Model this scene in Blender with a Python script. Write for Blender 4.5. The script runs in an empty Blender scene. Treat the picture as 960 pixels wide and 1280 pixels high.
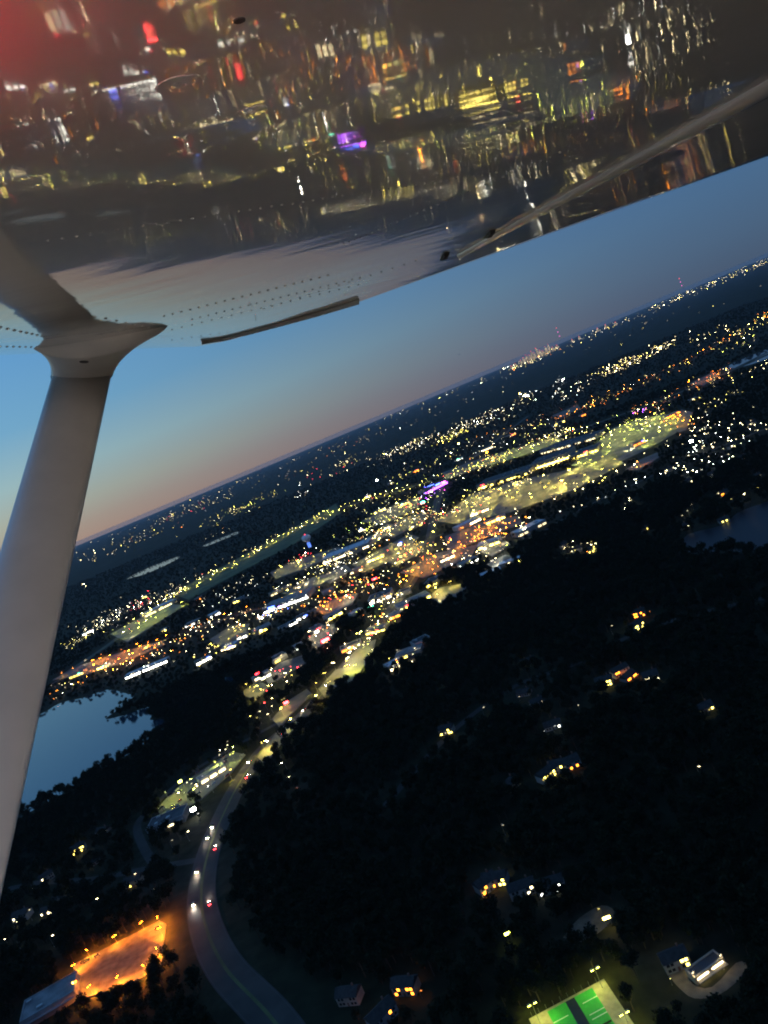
import bpy, math, random
import numpy as np
from mathutils import Matrix, Vector, noise
from mathutils.bvhtree import BVHTree
random.seed(11)
sc = bpy.context.scene
COL = sc.collection

# ------------------------------------------------------------------ camera
H = 300.0                       # metres above the ground
F = 963.0                       # focal length in photo pixels (960 x 1280)
ROLL, PITCH = math.radians(22.7), math.radians(6.75)
R0 = Vector((1, 0, 0)); U0 = Vector((0, math.sin(PITCH), math.cos(PITCH))); B0 = Vector((0, -math.cos(PITCH), math.sin(PITCH)))
CX = math.cos(ROLL) * R0 - math.sin(ROLL) * U0
CY = math.sin(ROLL) * R0 + math.cos(ROLL) * U0
CAM = Matrix(((CX.x, CY.x, B0.x, 0), (CX.y, CY.y, B0.y, 0), (CX.z, CY.z, B0.z, H), (0, 0, 0, 1)))
cd = bpy.data.cameras.new('camera'); cd.sensor_fit = 'VERTICAL'; cd.sensor_height = 36; cd.lens = 36 * F / 1280
cd.clip_start = 0.01; cd.clip_end = 200000
co = bpy.data.objects.new('camera', cd); COL.objects.link(co); co.matrix_world = CAM; sc.camera = co

# ------------------------------------------------------------------ dusk sky
def lin(r, g, b):
    f = lambda c: (c / 255 / 12.92) if c / 255 <= 0.04045 else ((c / 255 + 0.055) / 1.055) ** 2.4
    return (f(r), f(g), f(b), 1)
wd = bpy.data.worlds.new('World'); sc.world = wd; wd.use_nodes = True
nt = wd.node_tree; N = nt.nodes; L = nt.links
bg = N['Background']
tc = N.new('ShaderNodeTexCoord'); sep = N.new('ShaderNodeSeparateXYZ'); L.new(tc.outputs['Generated'], sep.inputs[0])
def mth(op, a, b=None, tree=None):
    T = tree or nt
    n = T.nodes.new('ShaderNodeMath'); n.operation = op
    for i, v in enumerate((a, b)):
        if v is None: continue
        if isinstance(v, (int, float)): n.inputs[i].default_value = v
        else: T.links.new(v, n.inputs[i])
    return n.outputs[0]
def ramp(tree, fac, stops, interp='LINEAR'):
    n = tree.nodes.new('ShaderNodeValToRGB'); r = n.color_ramp; r.interpolation = interp
    while len(r.elements) < len(stops): r.elements.new(0.5)
    for e, (p, c) in zip(r.elements, stops): e.position = p; e.color = c
    if fac is not None: tree.links.new(fac, n.inputs[0])
    return n.outputs[0]
el = mth('DIVIDE', mth('ARCSINE', sep.outputs[2]), math.pi / 2)          # 0 horizon .. 1 zenith
d = lambda deg: max(0.0, deg / 90)
SUNSET = [(0, lin(194, 160, 134)), (d(1.0), lin(192, 169, 144)), (d(2.6), lin(190, 192, 168)), (d(5), lin(174, 206, 204)), (d(8.5), lin(130, 188, 220)),
          (d(15), lin(104, 170, 226)), (d(40), lin(82, 140, 204)), (1, lin(64, 106, 164))]
EAST = [(0, lin(72, 90, 114)), (d(2), lin(74, 99, 127)), (d(5), lin(74, 106, 140)), (d(9), lin(70, 108, 152)), (d(18), lin(66, 108, 160)),
        (d(40), lin(66, 104, 156)), (0.9, lin(64, 102, 156)), (1, lin(64, 106, 164))]
ra, rb = ramp(nt, el, SUNSET), ramp(nt, el, EAST)
AZ = math.radians(-58)                                                    # where the sun went down
hx, hy = math.sin(AZ), math.cos(AZ)
hor = mth('SQRT', mth('ADD', mth('MULTIPLY', sep.outputs[0], sep.outputs[0]), mth('MULTIPLY', sep.outputs[1], sep.outputs[1])))
ca = mth('DIVIDE', mth('ADD', mth('MULTIPLY', sep.outputs[0], hx), mth('MULTIPLY', sep.outputs[1], hy)), mth('MAXIMUM', hor, 0.001))
tt = mth('POWER', mth('MAXIMUM', ca, 0.0), 1.9)
mx = N.new('ShaderNodeMix'); mx.data_type = 'RGBA'; L.new(tt, mx.inputs[0]); L.new(rb, mx.inputs[6]); L.new(ra, mx.inputs[7])
L.new(mx.outputs[2], bg.inputs[0]); bg.inputs[1].default_value = 1.0
sc.view_settings.view_transform = 'Standard'; sc.view_settings.look = 'None'; sc.view_settings.gamma = 1; sc.view_settings.exposure = 0
sc.view_settings.use_curve_mapping = False
sc.render.engine = 'CYCLES'
cy = sc.cycles
cy.use_light_tree = True; cy.max_bounces = 3; cy.diffuse_bounces = 1; cy.glossy_bounces = 3; cy.volume_bounces = 0; cy.transmission_bounces = 2
cy.sample_clamp_indirect = 6; cy.filter_width = 2.0
cy.use_denoising = True
try: cy.denoiser = 'OPENIMAGEDENOISE'
except Exception: pass

# ------------------------------------------------------------------ helpers
cr, sr, cp, sp = math.cos(ROLL), math.sin(ROLL), math.cos(PITCH), math.sin(PITCH)
def gp(px, py, z=0.0):
    """ground point seen at photo position (px, py)"""
    x, y = px - 480, py - 640
    u, v = x * cr - y * sr, x * sr + y * cr
    dn = F * sp + v * cp
    k = (H - z) / max(dn, 1.0)
    return Vector((u * k, (F * cp - v * sp) * k, z))
def pxof(X, Y):
    """photo position of a ground point"""
    q = CAM.inverted() @ Vector((X, Y, 0)); return 480 + q.x / -q.z * F, 640 - q.y / -q.z * F
def pt(poly): return [gp(*p) for p in poly]

MATS = {}
def mat(name, color, rough=0.8, metal=0.0, emit=None, strength=0.0, spec=0.5, noise_amt=0.0, noise_scale=1.0, coat=0.0):
    if name in MATS: return MATS[name]
    m = bpy.data.materials.new(name); m.use_nodes = True; t = m.node_tree; b = t.nodes['Principled BSDF']
    b.inputs['Base Color'].default_value = (*color, 1); b.inputs['Roughness'].default_value = rough; b.inputs['Metallic'].default_value = metal
    b.inputs['Specular IOR Level'].default_value = spec; b.inputs['Coat Weight'].default_value = coat
    if emit: b.inputs['Emission Color'].default_value = (*emit, 1); b.inputs['Emission Strength'].default_value = strength
    if noise_amt:
        n = t.nodes.new('ShaderNodeTexNoise'); n.inputs['Scale'].default_value = noise_scale; n.inputs['Detail'].default_value = 5
        g = t.nodes.new('ShaderNodeNewGeometry'); t.links.new(g.outputs['Position'], n.inputs['Vector'])
        lo = tuple(c * (1 - noise_amt) for c in color) + (1,); hi = tuple(min(1, c * (1 + noise_amt)) for c in color) + (1,)
        t.links.new(ramp(t, n.outputs['Fac'], [(0.3, lo), (0.7, hi)]), b.inputs['Base Color'])
    MATS[name] = m; return m
def mesh(name, verts, faces, mats=(), idx=None, smooth=False):
    me = bpy.data.meshes.new(name); me.from_pydata([tuple(v) for v in verts], [], faces)
    for m in mats: me.materials.append(m)
    if idx is not None: me.polygons.foreach_set('material_index', idx)
    if smooth: me.polygons.foreach_set('use_smooth', [True] * len(me.polygons))
    me.update(); return me
def link(name, me, parent=None, loc=None):
    o = bpy.data.objects.new(name, me); COL.objects.link(o)
    if parent is not None: o.parent = parent
    if loc is not None: o.location = loc
    return o
def tag(o, label=None, cat=None, group=None, kind=None):
    if label: o['label'] = label
    if cat: o['category'] = cat
    if group: o['group'] = group
    if kind: o['kind'] = kind
    return o
def empty(name, loc, rz=0.0):
    o = bpy.data.objects.new(name, None); COL.objects.link(o); o.location = loc; o.rotation_euler = (0, 0, rz); o.empty_display_size = 1; return o
CUBE_V = [(x, y, z) for z in (0, 1) for y in (-.5, .5) for x in (-.5, .5)]
CUBE_F = [(0, 2, 3, 1), (4, 5, 7, 6), (0, 1, 5, 4), (2, 6, 7, 3), (0, 4, 6, 2), (1, 3, 7, 5)]
CUBES = {}
def box(name, parent, loc, dims, m, rz=0.0):
    """a box part standing on loc, mesh shared per material"""
    if m.name not in CUBES: CUBES[m.name] = mesh('box_' + m.name, CUBE_V, CUBE_F, [m])
    o = link(name, CUBES[m.name], parent, loc); o.scale = dims; o.rotation_euler = (0, 0, rz); return o
class MB:
    """collects shapes into one mesh"""
    def __init__(s): s.v = []; s.f = []; s.i = []
    def box(s, c, dims, k=0, rz=0.0, taper=1.0, kb=None):
        n = len(s.v); ca_, sa_ = math.cos(rz), math.sin(rz)
        for (x, y, z) in CUBE_V:
            q = taper if z else 1.0
            x, y = x * dims[0] * q, y * dims[1] * q
            s.v.append((c[0] + x * ca_ - y * sa_, c[1] + x * sa_ + y * ca_, c[2] + z * dims[2]))
        for q, f in enumerate(CUBE_F): s.f.append(tuple(n + i for i in f)); s.i.append(kb if kb is not None and q == 0 else k)
    def tube(s, a, b, r0, r1, k=0, n=6):
        a, b = Vector(a), Vector(b); ax = (b - a).normalized(); p = ax.orthogonal().normalized(); q = ax.cross(p); m0 = len(s.v)
        for c, r in ((a, r0), (b, r1)):
            for i in range(n):
                t = 2 * math.pi * i / n; s.v.append(tuple(c + r * (math.cos(t) * p + math.sin(t) * q)))
        for i in range(n):
            j = (i + 1) % n; s.f.append((m0 + i, m0 + j, m0 + n + j, m0 + n + i)); s.i.append(k)
        s.f.append(tuple(m0 + i for i in range(n))[::-1]); s.i.append(k); s.f.append(tuple(m0 + n + i for i in range(n))); s.i.append(k)
    def lathe(s, prof, k=0, n=14, c=(0, 0, 0)):
        m0 = len(s.v)
        for (r, z) in prof:
            for i in range(n):
                t = 2 * math.pi * i / n; s.v.append((c[0] + r * math.cos(t), c[1] + r * math.sin(t), c[2] + z))
        for j in range(len(prof) - 1):
            for i in range(n):
                a = m0 + j * n + i; b = m0 + j * n + (i + 1) % n; s.f.append((a, b, b + n, a + n)); s.i.append(k)
    def mesh(s, name, mats, smooth=False): return mesh(name, s.v, s.f, mats, s.i, smooth)
def slab(name, poly, z, m, parent=None, kind='structure', depth=None):
    """a sheet over a ground polygon with a skirt, its own top at z"""
    n = len(poly); a = sum(poly[i].x * poly[(i + 1) % n].y - poly[(i + 1) % n].x * poly[i].y for i in range(n))
    if a < 0: poly = poly[::-1]
    v = [(p.x, p.y, z) for p in poly] + [(p.x, p.y, z - (depth or z + 0.3)) for p in poly]
    f = [tuple(range(n))] + [(i, i + n, (i + 1) % n + n, (i + 1) % n) for i in range(n)]
    o = link(name, mesh(name, v, f, [m]), parent)
    if kind and parent is None: o['kind'] = kind
    return o
def spline(pts, step=6):
    """Catmull-Rom through ground points"""
    P = [pts[0] * 2 - pts[1]] + list(pts) + [pts[-1] * 2 - pts[-2]]; out = []
    for i in range(1, len(P) - 2):
        a, b, c, e = P[i - 1], P[i], P[i + 1], P[i + 2]
        for k in range(step):
            t = k / step
            out.append(0.5 * ((2 * b) + (c - a) * t + (2 * a - 5 * b + 4 * c - e) * t * t + (3 * b - a - 3 * c + e) * t ** 3))
    out.append(pts[-1].copy()); return out
def ribbon(name, line, w, z, m, off=0.0, parent=None, kind='structure'):
    v, f = [], []
    for i, p in enumerate(line):
        t = (line[min(i + 1, len(line) - 1)] - line[max(i - 1, 0)]); t.z = 0; t.normalize(); nrm = Vector((-t.y, t.x, 0))
        v += [(*(p + nrm * (off + w / 2)).xy, z), (*(p + nrm * (off - w / 2)).xy, z)]
        if i: f.append((2 * i - 2, 2 * i - 1, 2 * i + 1, 2 * i))
    o = link(name, mesh(name, v, f, [m]), parent)
    if parent is None and kind: o['kind'] = kind
    return o

# ------------------------------------------------------------------ materials
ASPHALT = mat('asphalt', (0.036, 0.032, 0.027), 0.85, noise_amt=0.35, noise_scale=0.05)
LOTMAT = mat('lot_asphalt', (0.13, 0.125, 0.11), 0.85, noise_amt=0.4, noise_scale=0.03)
VERGE = mat('mown_verge', (0.1, 0.115, 0.04), 0.95, noise_amt=0.5, noise_scale=0.02)
PAINT = mat('road_paint', (0.7, 0.7, 0.66), 0.6); WORN = mat('worn_road_paint', (.07, .068, .06), .8)
POLE = mat('galvanised_pole', (0.25, 0.25, 0.25), 0.5, 0.6)
ROOF_D = mat('dark_membrane_roof', (0.05, 0.05, 0.055), 0.8, noise_amt=0.4, noise_scale=0.08)
ROOF_L = mat('pale_membrane_roof', (0.55, 0.56, 0.58), 0.7, noise_amt=0.12, noise_scale=0.08)
ROOF_M = mat('grey_gravel_roof', (0.2, 0.2, 0.2), 0.9, noise_amt=0.4, noise_scale=0.1)
WALL_T = mat('tan_wall', (0.34, 0.29, 0.22), 0.85, noise_amt=0.2, noise_scale=0.2)
WALL_G = mat('grey_wall', (0.26, 0.26, 0.26), 0.85, noise_amt=0.2, noise_scale=0.2)
WALL_W = mat('white_clapboard', (0.42, 0.41, 0.38), 0.8)
SHINGLE = mat('shingle_roof', (0.035, 0.032, 0.03), 0.9, noise_amt=0.4, noise_scale=0.5)
BRICKM = mat('chimney_brick', (0.22, 0.1, 0.07), 0.9)
DOORM = mat('painted_door', (0.12, 0.05, 0.04), 0.6)
UNIT = mat('metal_unit', (0.35, 0.36, 0.37), 0.5, 0.4)
GLASSD = mat('dark_glass', (0.02, 0.025, 0.03), 0.08)
COLS = {'w': (1, .80, .42), 'y': (1, .76, .13), 'g': (.88, .92, .12), 'c': (.97, .94, .8), 'o': (1, .26, .012), 'r': (1, .03, .04), 'b': (.08, .15, 1),
        'v': (.45, .08, 1), 't': (.1, 1, .55), 'm': (1, .1, .6)}
def emat(key, s): return mat('lamp_%s_%g' % (key, s), (.6, .6, .6), 0.5, emit=COLS[key], strength=s)

# ground
gm = bpy.data.materials.new('night_ground'); gm.use_nodes = True; t = gm.node_tree; b = t.nodes['Principled BSDF']
g = t.nodes.new('ShaderNodeNewGeometry')
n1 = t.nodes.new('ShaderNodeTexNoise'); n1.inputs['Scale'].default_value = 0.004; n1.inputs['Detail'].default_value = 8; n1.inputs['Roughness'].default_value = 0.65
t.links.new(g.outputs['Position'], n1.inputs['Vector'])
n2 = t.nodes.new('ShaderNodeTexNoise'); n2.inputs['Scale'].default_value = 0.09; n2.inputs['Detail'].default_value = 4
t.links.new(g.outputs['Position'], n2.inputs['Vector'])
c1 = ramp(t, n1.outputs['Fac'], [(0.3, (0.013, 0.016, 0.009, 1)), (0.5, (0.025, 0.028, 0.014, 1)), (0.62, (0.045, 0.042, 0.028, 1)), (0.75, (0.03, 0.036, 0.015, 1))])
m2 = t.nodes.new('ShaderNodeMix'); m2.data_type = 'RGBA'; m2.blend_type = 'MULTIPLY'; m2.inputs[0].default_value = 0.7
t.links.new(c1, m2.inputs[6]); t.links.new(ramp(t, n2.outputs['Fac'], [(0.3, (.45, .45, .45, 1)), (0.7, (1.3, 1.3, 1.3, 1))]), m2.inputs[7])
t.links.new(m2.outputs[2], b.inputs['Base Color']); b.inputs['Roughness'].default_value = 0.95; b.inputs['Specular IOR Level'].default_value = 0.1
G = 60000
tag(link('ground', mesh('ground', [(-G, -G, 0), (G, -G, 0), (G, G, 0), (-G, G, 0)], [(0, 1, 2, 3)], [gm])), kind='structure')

# water
wm = bpy.data.materials.new('lake_water'); wm.use_nodes = True; t = wm.node_tree; b = t.nodes['Principled BSDF']
b.inputs['Base Color'].default_value = (0.02, 0.04, 0.06, 1); b.inputs['Roughness'].default_value = 0.06; b.inputs['IOR'].default_value = 1.5
n1 = t.nodes.new('ShaderNodeTexNoise'); n1.inputs['Scale'].default_value = 0.25; n1.inputs['Detail'].default_value = 4
g = t.nodes.new('ShaderNodeNewGeometry'); t.links.new(g.outputs['Position'], n1.inputs['Vector'])
bp = t.nodes.new('ShaderNodeBump'); bp.inputs['Strength'].default_value = 0.25; bp.inputs['Distance'].default_value = 0.15
t.links.new(n1.outputs['Fac'], bp.inputs['Height']); t.links.new(bp.outputs[0], b.inputs['Normal'])

BLOCK = []        # (polygon as Nx2 array, margin) kept free of woodland
def keep(poly, reach=0):
    a = np.array([(p.x, p.y) for p in poly]); BLOCK.append(a)
    c = a.mean(0); c = -c / np.linalg.norm(c)
    for q in range(1, int(reach / 18) + 1): BLOCK.append(a + c * q * 18)
LAKES = [
    [(-60, 905), (20, 897), (50, 893), (75, 879), (105, 872), (135, 862), (162, 868), (172, 866), (150, 885), (132, 899), (158, 893), (185, 884), (190, 893),
     (188, 900), (204, 899), (214, 903), (190, 921), (166, 940), (120, 965), (90, 985), (65, 1000), (25, 1022), (-20, 1048), (-90, 1080), (-150, 1040)],
    [(204, 894), (222, 880), (243, 871), (236, 879), (216, 892)],
    [(268, 848), (284, 846), (305, 847), (300, 853), (288, 856)],
    [(158, 724), (176, 714), (200, 704), (222, 696), (223, 698), (206, 707), (180, 718)],
    [(252, 683), (268, 676), (295, 665), (297, 667), (280, 674), (260, 682)],
    [(900, 462), (925, 450), (965, 434), (1010, 416), (1010, 424), (965, 446), (930, 458)],
    [(848, 686), (860, 668), (905, 656), (922, 641), (962, 626), (1040, 600), (1060, 650), (965, 690), (905, 688), (880, 694)],
]
for i, L_ in enumerate(LAKES):
    q = pt(L_); sm = spline(q + [q[0]], 3)[:-1]
    slab('lake', sm, 0.12 + 0.01 * i, wm if i != 6 else mat('ruffled_water', (.006, .008, .012), .45, spec=.25)); keep(sm, 110 if 2 < i < 6 else 0)

# ------------------------------------------------------------------ roads
def road(px, w, m, z, median=0.0, lines=True, sub=8):
    ln = spline(pt(px), sub)
    o = ribbon('road', ln, w, z, m)
    if median: ribbon('median_strip', ln, median, z + 0.12, VERGE, 0, o)
    if lines:
        for off in (-w / 2 + 1.2, w / 2 - 1.2): ribbon('edge_line', ln, 0.22, z + 0.06, WORN, off, o)
    for i in range(len(ln) - 1):
        a, b = ln[i], ln[i + 1]; tv = (b - a); tv.z = 0
        if tv.length < 1e-3: continue
        tv.normalize(); nv = Vector((-tv.y, tv.x, 0)) * (w / 2 + (16 if w > 20 else 5))
        keep([a + nv, b + nv, b - nv, a - nv], 54 if w > 20 and a.length > 1000 else 0)
    return ln
MAIN = road([(420, 1400), (345, 1280), (283, 1212), (258, 1160), (252, 1115), (261, 1065), (281, 1015), (302, 975), (331, 935), (368, 903), (390, 882),
             (428, 838), (458, 798), (492, 758), (520, 718), (534, 690), (541, 655), (548, 622), (560, 596), (600, 566), (660, 520)], 25, ASPHALT, 0.40, 2.2)
HWY = road([(70, 850), (140, 803), (180, 772), (222, 742), (300, 702), (360, 668), (420, 638), (520, 607), (600, 580), (700, 545), (800, 510), (890, 474), (1000, 425)], 32, ASPHALT, 0.55, 6)
RD3 = road([(40, 868), (100, 838), (160, 818), (220, 795), (300, 768), (360, 752), (430, 728), (500, 690), (560, 665)], 14, ASPHALT, 0.70)
RD4 = road([(560, 560), (640, 535), (720, 506), (800, 478), (860, 452), (920, 418), (1000, 380)], 16, ASPHALT, 0.80)
RD5 = road([(700, 572), (740, 540), (800, 515), (850, 495), (900, 470), (960, 440)], 14, ASPHALT, 0.9)
RD6 = road([(640, 690), (720, 640), (800, 602), (860, 575), (960, 535), (1050, 500)], 9, ASPHALT, 0.3, lines=False)
RD7 = road([(200, 1090), (180, 1060), (172, 1030), (195, 1005), (240, 965), (300, 930), (345, 905)], 9, ASPHALT, 0.25, lines=False)
RD8 = road([(-60, 1130), (40, 1105), (110, 1100), (190, 1085), (250, 1075)], 8, ASPHALT, 0.31, lines=False)
RD9 = road([(470, 1020), (560, 920), (640, 860), (720, 830), (800, 790), (900, 760), (1000, 740)], 8, ASPHALT, 0.33, lines=False)
# ------------------------------------------------------------------ lamps (collected first, built further down)
LOTL = []                      # lamps standing in car parks: (x, y, colour, strength, zone)
DOTS = []                      # all other lamps
def inside(px, py, poly):
    c = False; j = len(poly) - 1
    for i in range(len(poly)):
        a, b = poly[i], poly[j]
        if (a.y > py) != (b.y > py) and px < (b.x - a.x) * (py - a.y) / (b.y - a.y) + a.x: c = not c
        j = i
    return c
LOTS = []
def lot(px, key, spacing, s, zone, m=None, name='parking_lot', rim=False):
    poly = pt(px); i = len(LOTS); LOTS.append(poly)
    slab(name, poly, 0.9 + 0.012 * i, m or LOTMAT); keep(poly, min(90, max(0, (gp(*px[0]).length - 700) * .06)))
    if spacing <= 0: return poly
    if rim:
        n = len(poly)
        cen = sum(poly, Vector()) / n
        for k in range(n):
            a, b = poly[k], poly[(k + 1) % n]; cnt = max(1, int((b - a).length / spacing))
            for q in range(cnt):
                p = a.lerp(b, (q + 0.5) / cnt); p = p.lerp(cen, 0.06); LOTL.append((p.x, p.y, key, s, zone))
        return poly
    xs = [p.x for p in poly]; ys = [p.y for p in poly]
    ang = random.uniform(-0.3, 0.3); ca_, sa_ = math.cos(ang), math.sin(ang); cx_, cy_ = sum(xs) / len(xs), sum(ys) / len(ys)
    R = int(max(max(xs) - min(xs), max(ys) - min(ys)) / spacing) + 2; got = 0
    for a in range(-R, R + 1):
        for b in range(-R, R + 1):
            gx, gy = (a + 0.5) * spacing + random.gauss(0, 6), (b + 0.5) * spacing * 1.2 + random.gauss(0, 6)
            X_, Y_ = cx_ + gx * ca_ - gy * sa_, cy_ + gx * sa_ + gy * ca_
            if inside(X_, Y_, poly) and (random.random() < .72 or not got): LOTL.append((X_, Y_, key if random.random() < .93 else 'w', s * 1.6 * random.lognormvariate(0, .45), zone)); got += 1
    if not got: LOTL.append((cx_, cy_, key, s * .8, zone))
    return poly
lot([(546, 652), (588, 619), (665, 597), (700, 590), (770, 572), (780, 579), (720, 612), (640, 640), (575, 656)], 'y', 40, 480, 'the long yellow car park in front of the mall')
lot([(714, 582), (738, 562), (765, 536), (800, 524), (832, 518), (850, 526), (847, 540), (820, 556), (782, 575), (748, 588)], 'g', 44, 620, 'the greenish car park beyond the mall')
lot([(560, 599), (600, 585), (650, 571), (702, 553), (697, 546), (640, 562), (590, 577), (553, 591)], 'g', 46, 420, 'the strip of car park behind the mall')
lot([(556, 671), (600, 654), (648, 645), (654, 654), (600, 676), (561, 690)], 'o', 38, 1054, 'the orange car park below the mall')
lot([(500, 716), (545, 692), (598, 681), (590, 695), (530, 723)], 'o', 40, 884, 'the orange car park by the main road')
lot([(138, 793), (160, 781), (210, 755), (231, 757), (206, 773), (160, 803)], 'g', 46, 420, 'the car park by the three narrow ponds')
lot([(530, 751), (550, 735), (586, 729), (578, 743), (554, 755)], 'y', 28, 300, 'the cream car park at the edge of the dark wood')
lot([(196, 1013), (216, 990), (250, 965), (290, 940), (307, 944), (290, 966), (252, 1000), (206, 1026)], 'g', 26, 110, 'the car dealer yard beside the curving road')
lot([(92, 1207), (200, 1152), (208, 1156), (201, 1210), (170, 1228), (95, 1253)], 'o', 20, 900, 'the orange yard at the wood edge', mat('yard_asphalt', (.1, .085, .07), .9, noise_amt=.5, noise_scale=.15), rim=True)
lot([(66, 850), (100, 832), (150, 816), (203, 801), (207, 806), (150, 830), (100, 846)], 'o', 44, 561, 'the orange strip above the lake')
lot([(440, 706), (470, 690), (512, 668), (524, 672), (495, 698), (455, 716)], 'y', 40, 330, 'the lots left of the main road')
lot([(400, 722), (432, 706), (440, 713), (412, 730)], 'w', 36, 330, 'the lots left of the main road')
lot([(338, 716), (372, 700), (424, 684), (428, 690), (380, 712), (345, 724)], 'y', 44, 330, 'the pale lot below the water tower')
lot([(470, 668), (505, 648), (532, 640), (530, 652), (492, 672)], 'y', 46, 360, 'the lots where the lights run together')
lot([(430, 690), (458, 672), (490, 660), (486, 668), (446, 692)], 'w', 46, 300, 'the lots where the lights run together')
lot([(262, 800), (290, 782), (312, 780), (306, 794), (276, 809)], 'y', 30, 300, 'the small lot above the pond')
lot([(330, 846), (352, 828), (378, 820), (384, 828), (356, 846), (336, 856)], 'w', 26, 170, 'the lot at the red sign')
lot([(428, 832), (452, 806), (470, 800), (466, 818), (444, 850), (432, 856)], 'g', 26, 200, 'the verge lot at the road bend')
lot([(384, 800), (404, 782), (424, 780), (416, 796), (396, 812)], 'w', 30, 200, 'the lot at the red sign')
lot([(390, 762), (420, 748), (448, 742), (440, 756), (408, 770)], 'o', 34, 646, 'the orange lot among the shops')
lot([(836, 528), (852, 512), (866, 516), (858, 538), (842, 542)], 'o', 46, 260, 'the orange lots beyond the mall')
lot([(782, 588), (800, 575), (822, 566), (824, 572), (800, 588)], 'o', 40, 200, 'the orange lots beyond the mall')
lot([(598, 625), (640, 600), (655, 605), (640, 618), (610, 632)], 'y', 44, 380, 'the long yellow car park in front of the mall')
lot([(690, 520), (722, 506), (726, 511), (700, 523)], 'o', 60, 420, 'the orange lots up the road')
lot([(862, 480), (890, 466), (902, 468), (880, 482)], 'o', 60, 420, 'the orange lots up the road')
lot([(214, 742), (300, 697), (360, 664), (420, 630), (426, 642), (368, 680), (306, 712), (236, 750)], 'y', 0, 0, '', VERGE, 'verge')
lot([(452, 652), (500, 628), (530, 620), (526, 632), (480, 656)], 'y', 46, 400, 'the lots where the lights run together')
lot([(478, 700), (510, 682), (534, 676), (528, 690), (496, 708)], 'y', 40, 330, 'the lots left of the main road')
lot([(352, 742), (392, 722), (420, 716), (416, 724), (372, 746)], 'y', 40, 330, 'the pale lot below the water tower')
lot([(600, 690), (628, 676), (640, 680), (616, 696)], 'w', 34, 260, 'the pale roofs at the wood edge')
lot([(322, 948), (345, 918), (366, 898), (374, 904), (352, 930), (332, 956)], 'y', 24, 150, 'the verge of the main road')
lot([(340, 900), (362, 876), (384, 862), (390, 868), (368, 890), (350, 910)], 'y', 24, 190, 'the verge of the main road')
lot([(398, 862), (420, 838), (436, 834), (424, 856), (406, 872)], 'y', 24, 190, 'the verge of the main road')
lot([(300, 868), (322, 852), (338, 858), (320, 876)], 'y', 24, 170, 'the lot above the pond')
lot([(608, 706), (632, 694), (642, 697), (618, 712)], 'c', 30, 240, 'the pale roofs at the wood edge')
lot([(640, 668), (668, 652), (682, 655), (655, 674)], 'w', 34, 260, 'the pale roofs at the wood edge')

HLIT = []
for line, i0, i1, key in ((HWY, 14, len(HWY) - 22, 'y'), (MAIN, 52, 128, 'y'), (RD4, 4, 40, 'o'), (RD3, 4, 60, 'o')):
    acc = 0.0
    for a, b in zip(line[i0:i1], line[i0 + 1:i1 + 1]):
        acc += (b - a).length
        if acc < 48: continue
        acc = 0; tv = (b - a).normalized(); nv = Vector((-tv.y, tv.x, 0)); w_ = {id(HWY): 19, id(MAIN): 15}.get(id(line), 10)
        for sd in ((1, -1) if line is HWY else (random.choice((1, -1)),)):
            HLIT.append((a.x + nv.x * w_ * sd, a.y + nv.y * w_ * sd, key, math.atan2(-nv.y * sd, -nv.x * sd), {id(HWY): 'the lit highway', id(MAIN): 'the main road'}.get(id(line), 'the orange side road')))
def S(px, n, jit, cols, s=1.0, zone=''):
    """n lamps strung along a line of photo positions"""
    seg = [math.dist(px[i], px[i + 1]) for i in range(len(px) - 1)]; tot = sum(seg)
    for k in range(n):
        q = random.random() * tot; i = 0
        while q > seg[i] and i < len(seg) - 1: q -= seg[i]; i += 1
        f = q / seg[i]; x = px[i][0] + (px[i + 1][0] - px[i][0]) * f; y = px[i][1] + (px[i + 1][1] - px[i][1]) * f
        j = random.gauss(0, jit); x += j * sr; y += j * cr
        DOTS.append((x, y, random.choice(cols), s * random.lognormvariate(0, 1.0), zone))
def C(x, y, ru, rv, n, cols, s=1.0, zone=''):
    for k in range(n):
        a, b = random.gauss(0, ru / 1.8), random.gauss(0, rv / 1.8)
        DOTS.append((x + a * cr + b * sr, y - a * sr + b * cr, random.choice(cols), s * random.lognormvariate(0, 1.0), zone))
hl = lambda x, o=0: (x, 680 - .4181 * (x - 97) + o)          # horizon line of the photo
# along the horizon
S([hl(90, 7), hl(480, 6)], 70, 3, 'wwcy', .8); S([hl(480, 5), hl(650, 5)], 70, 2.5, 'wwyc', 1); S([hl(640, 6), hl(960, 7)], 190, 2.6, 'wwycyw', 1.3)
S([hl(800, 6), hl(970, 6)], 90, 2.0, 'wwy', 1.6)
S([hl(100, 18), hl(480, 18)], 70, 6, 'wwyc', .9); S([hl(480, 20), hl(700, 22)], 40, 7, 'wwc', .8); S([hl(700, 20), hl(960, 26)], 26, 8, 'wwy', .7)
C(632, 460, 3, 1.2, 5, 'wc', 14); S([hl(640, 7), hl(700, 7)], 60, 2.2, 'wwyo', 2)
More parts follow.
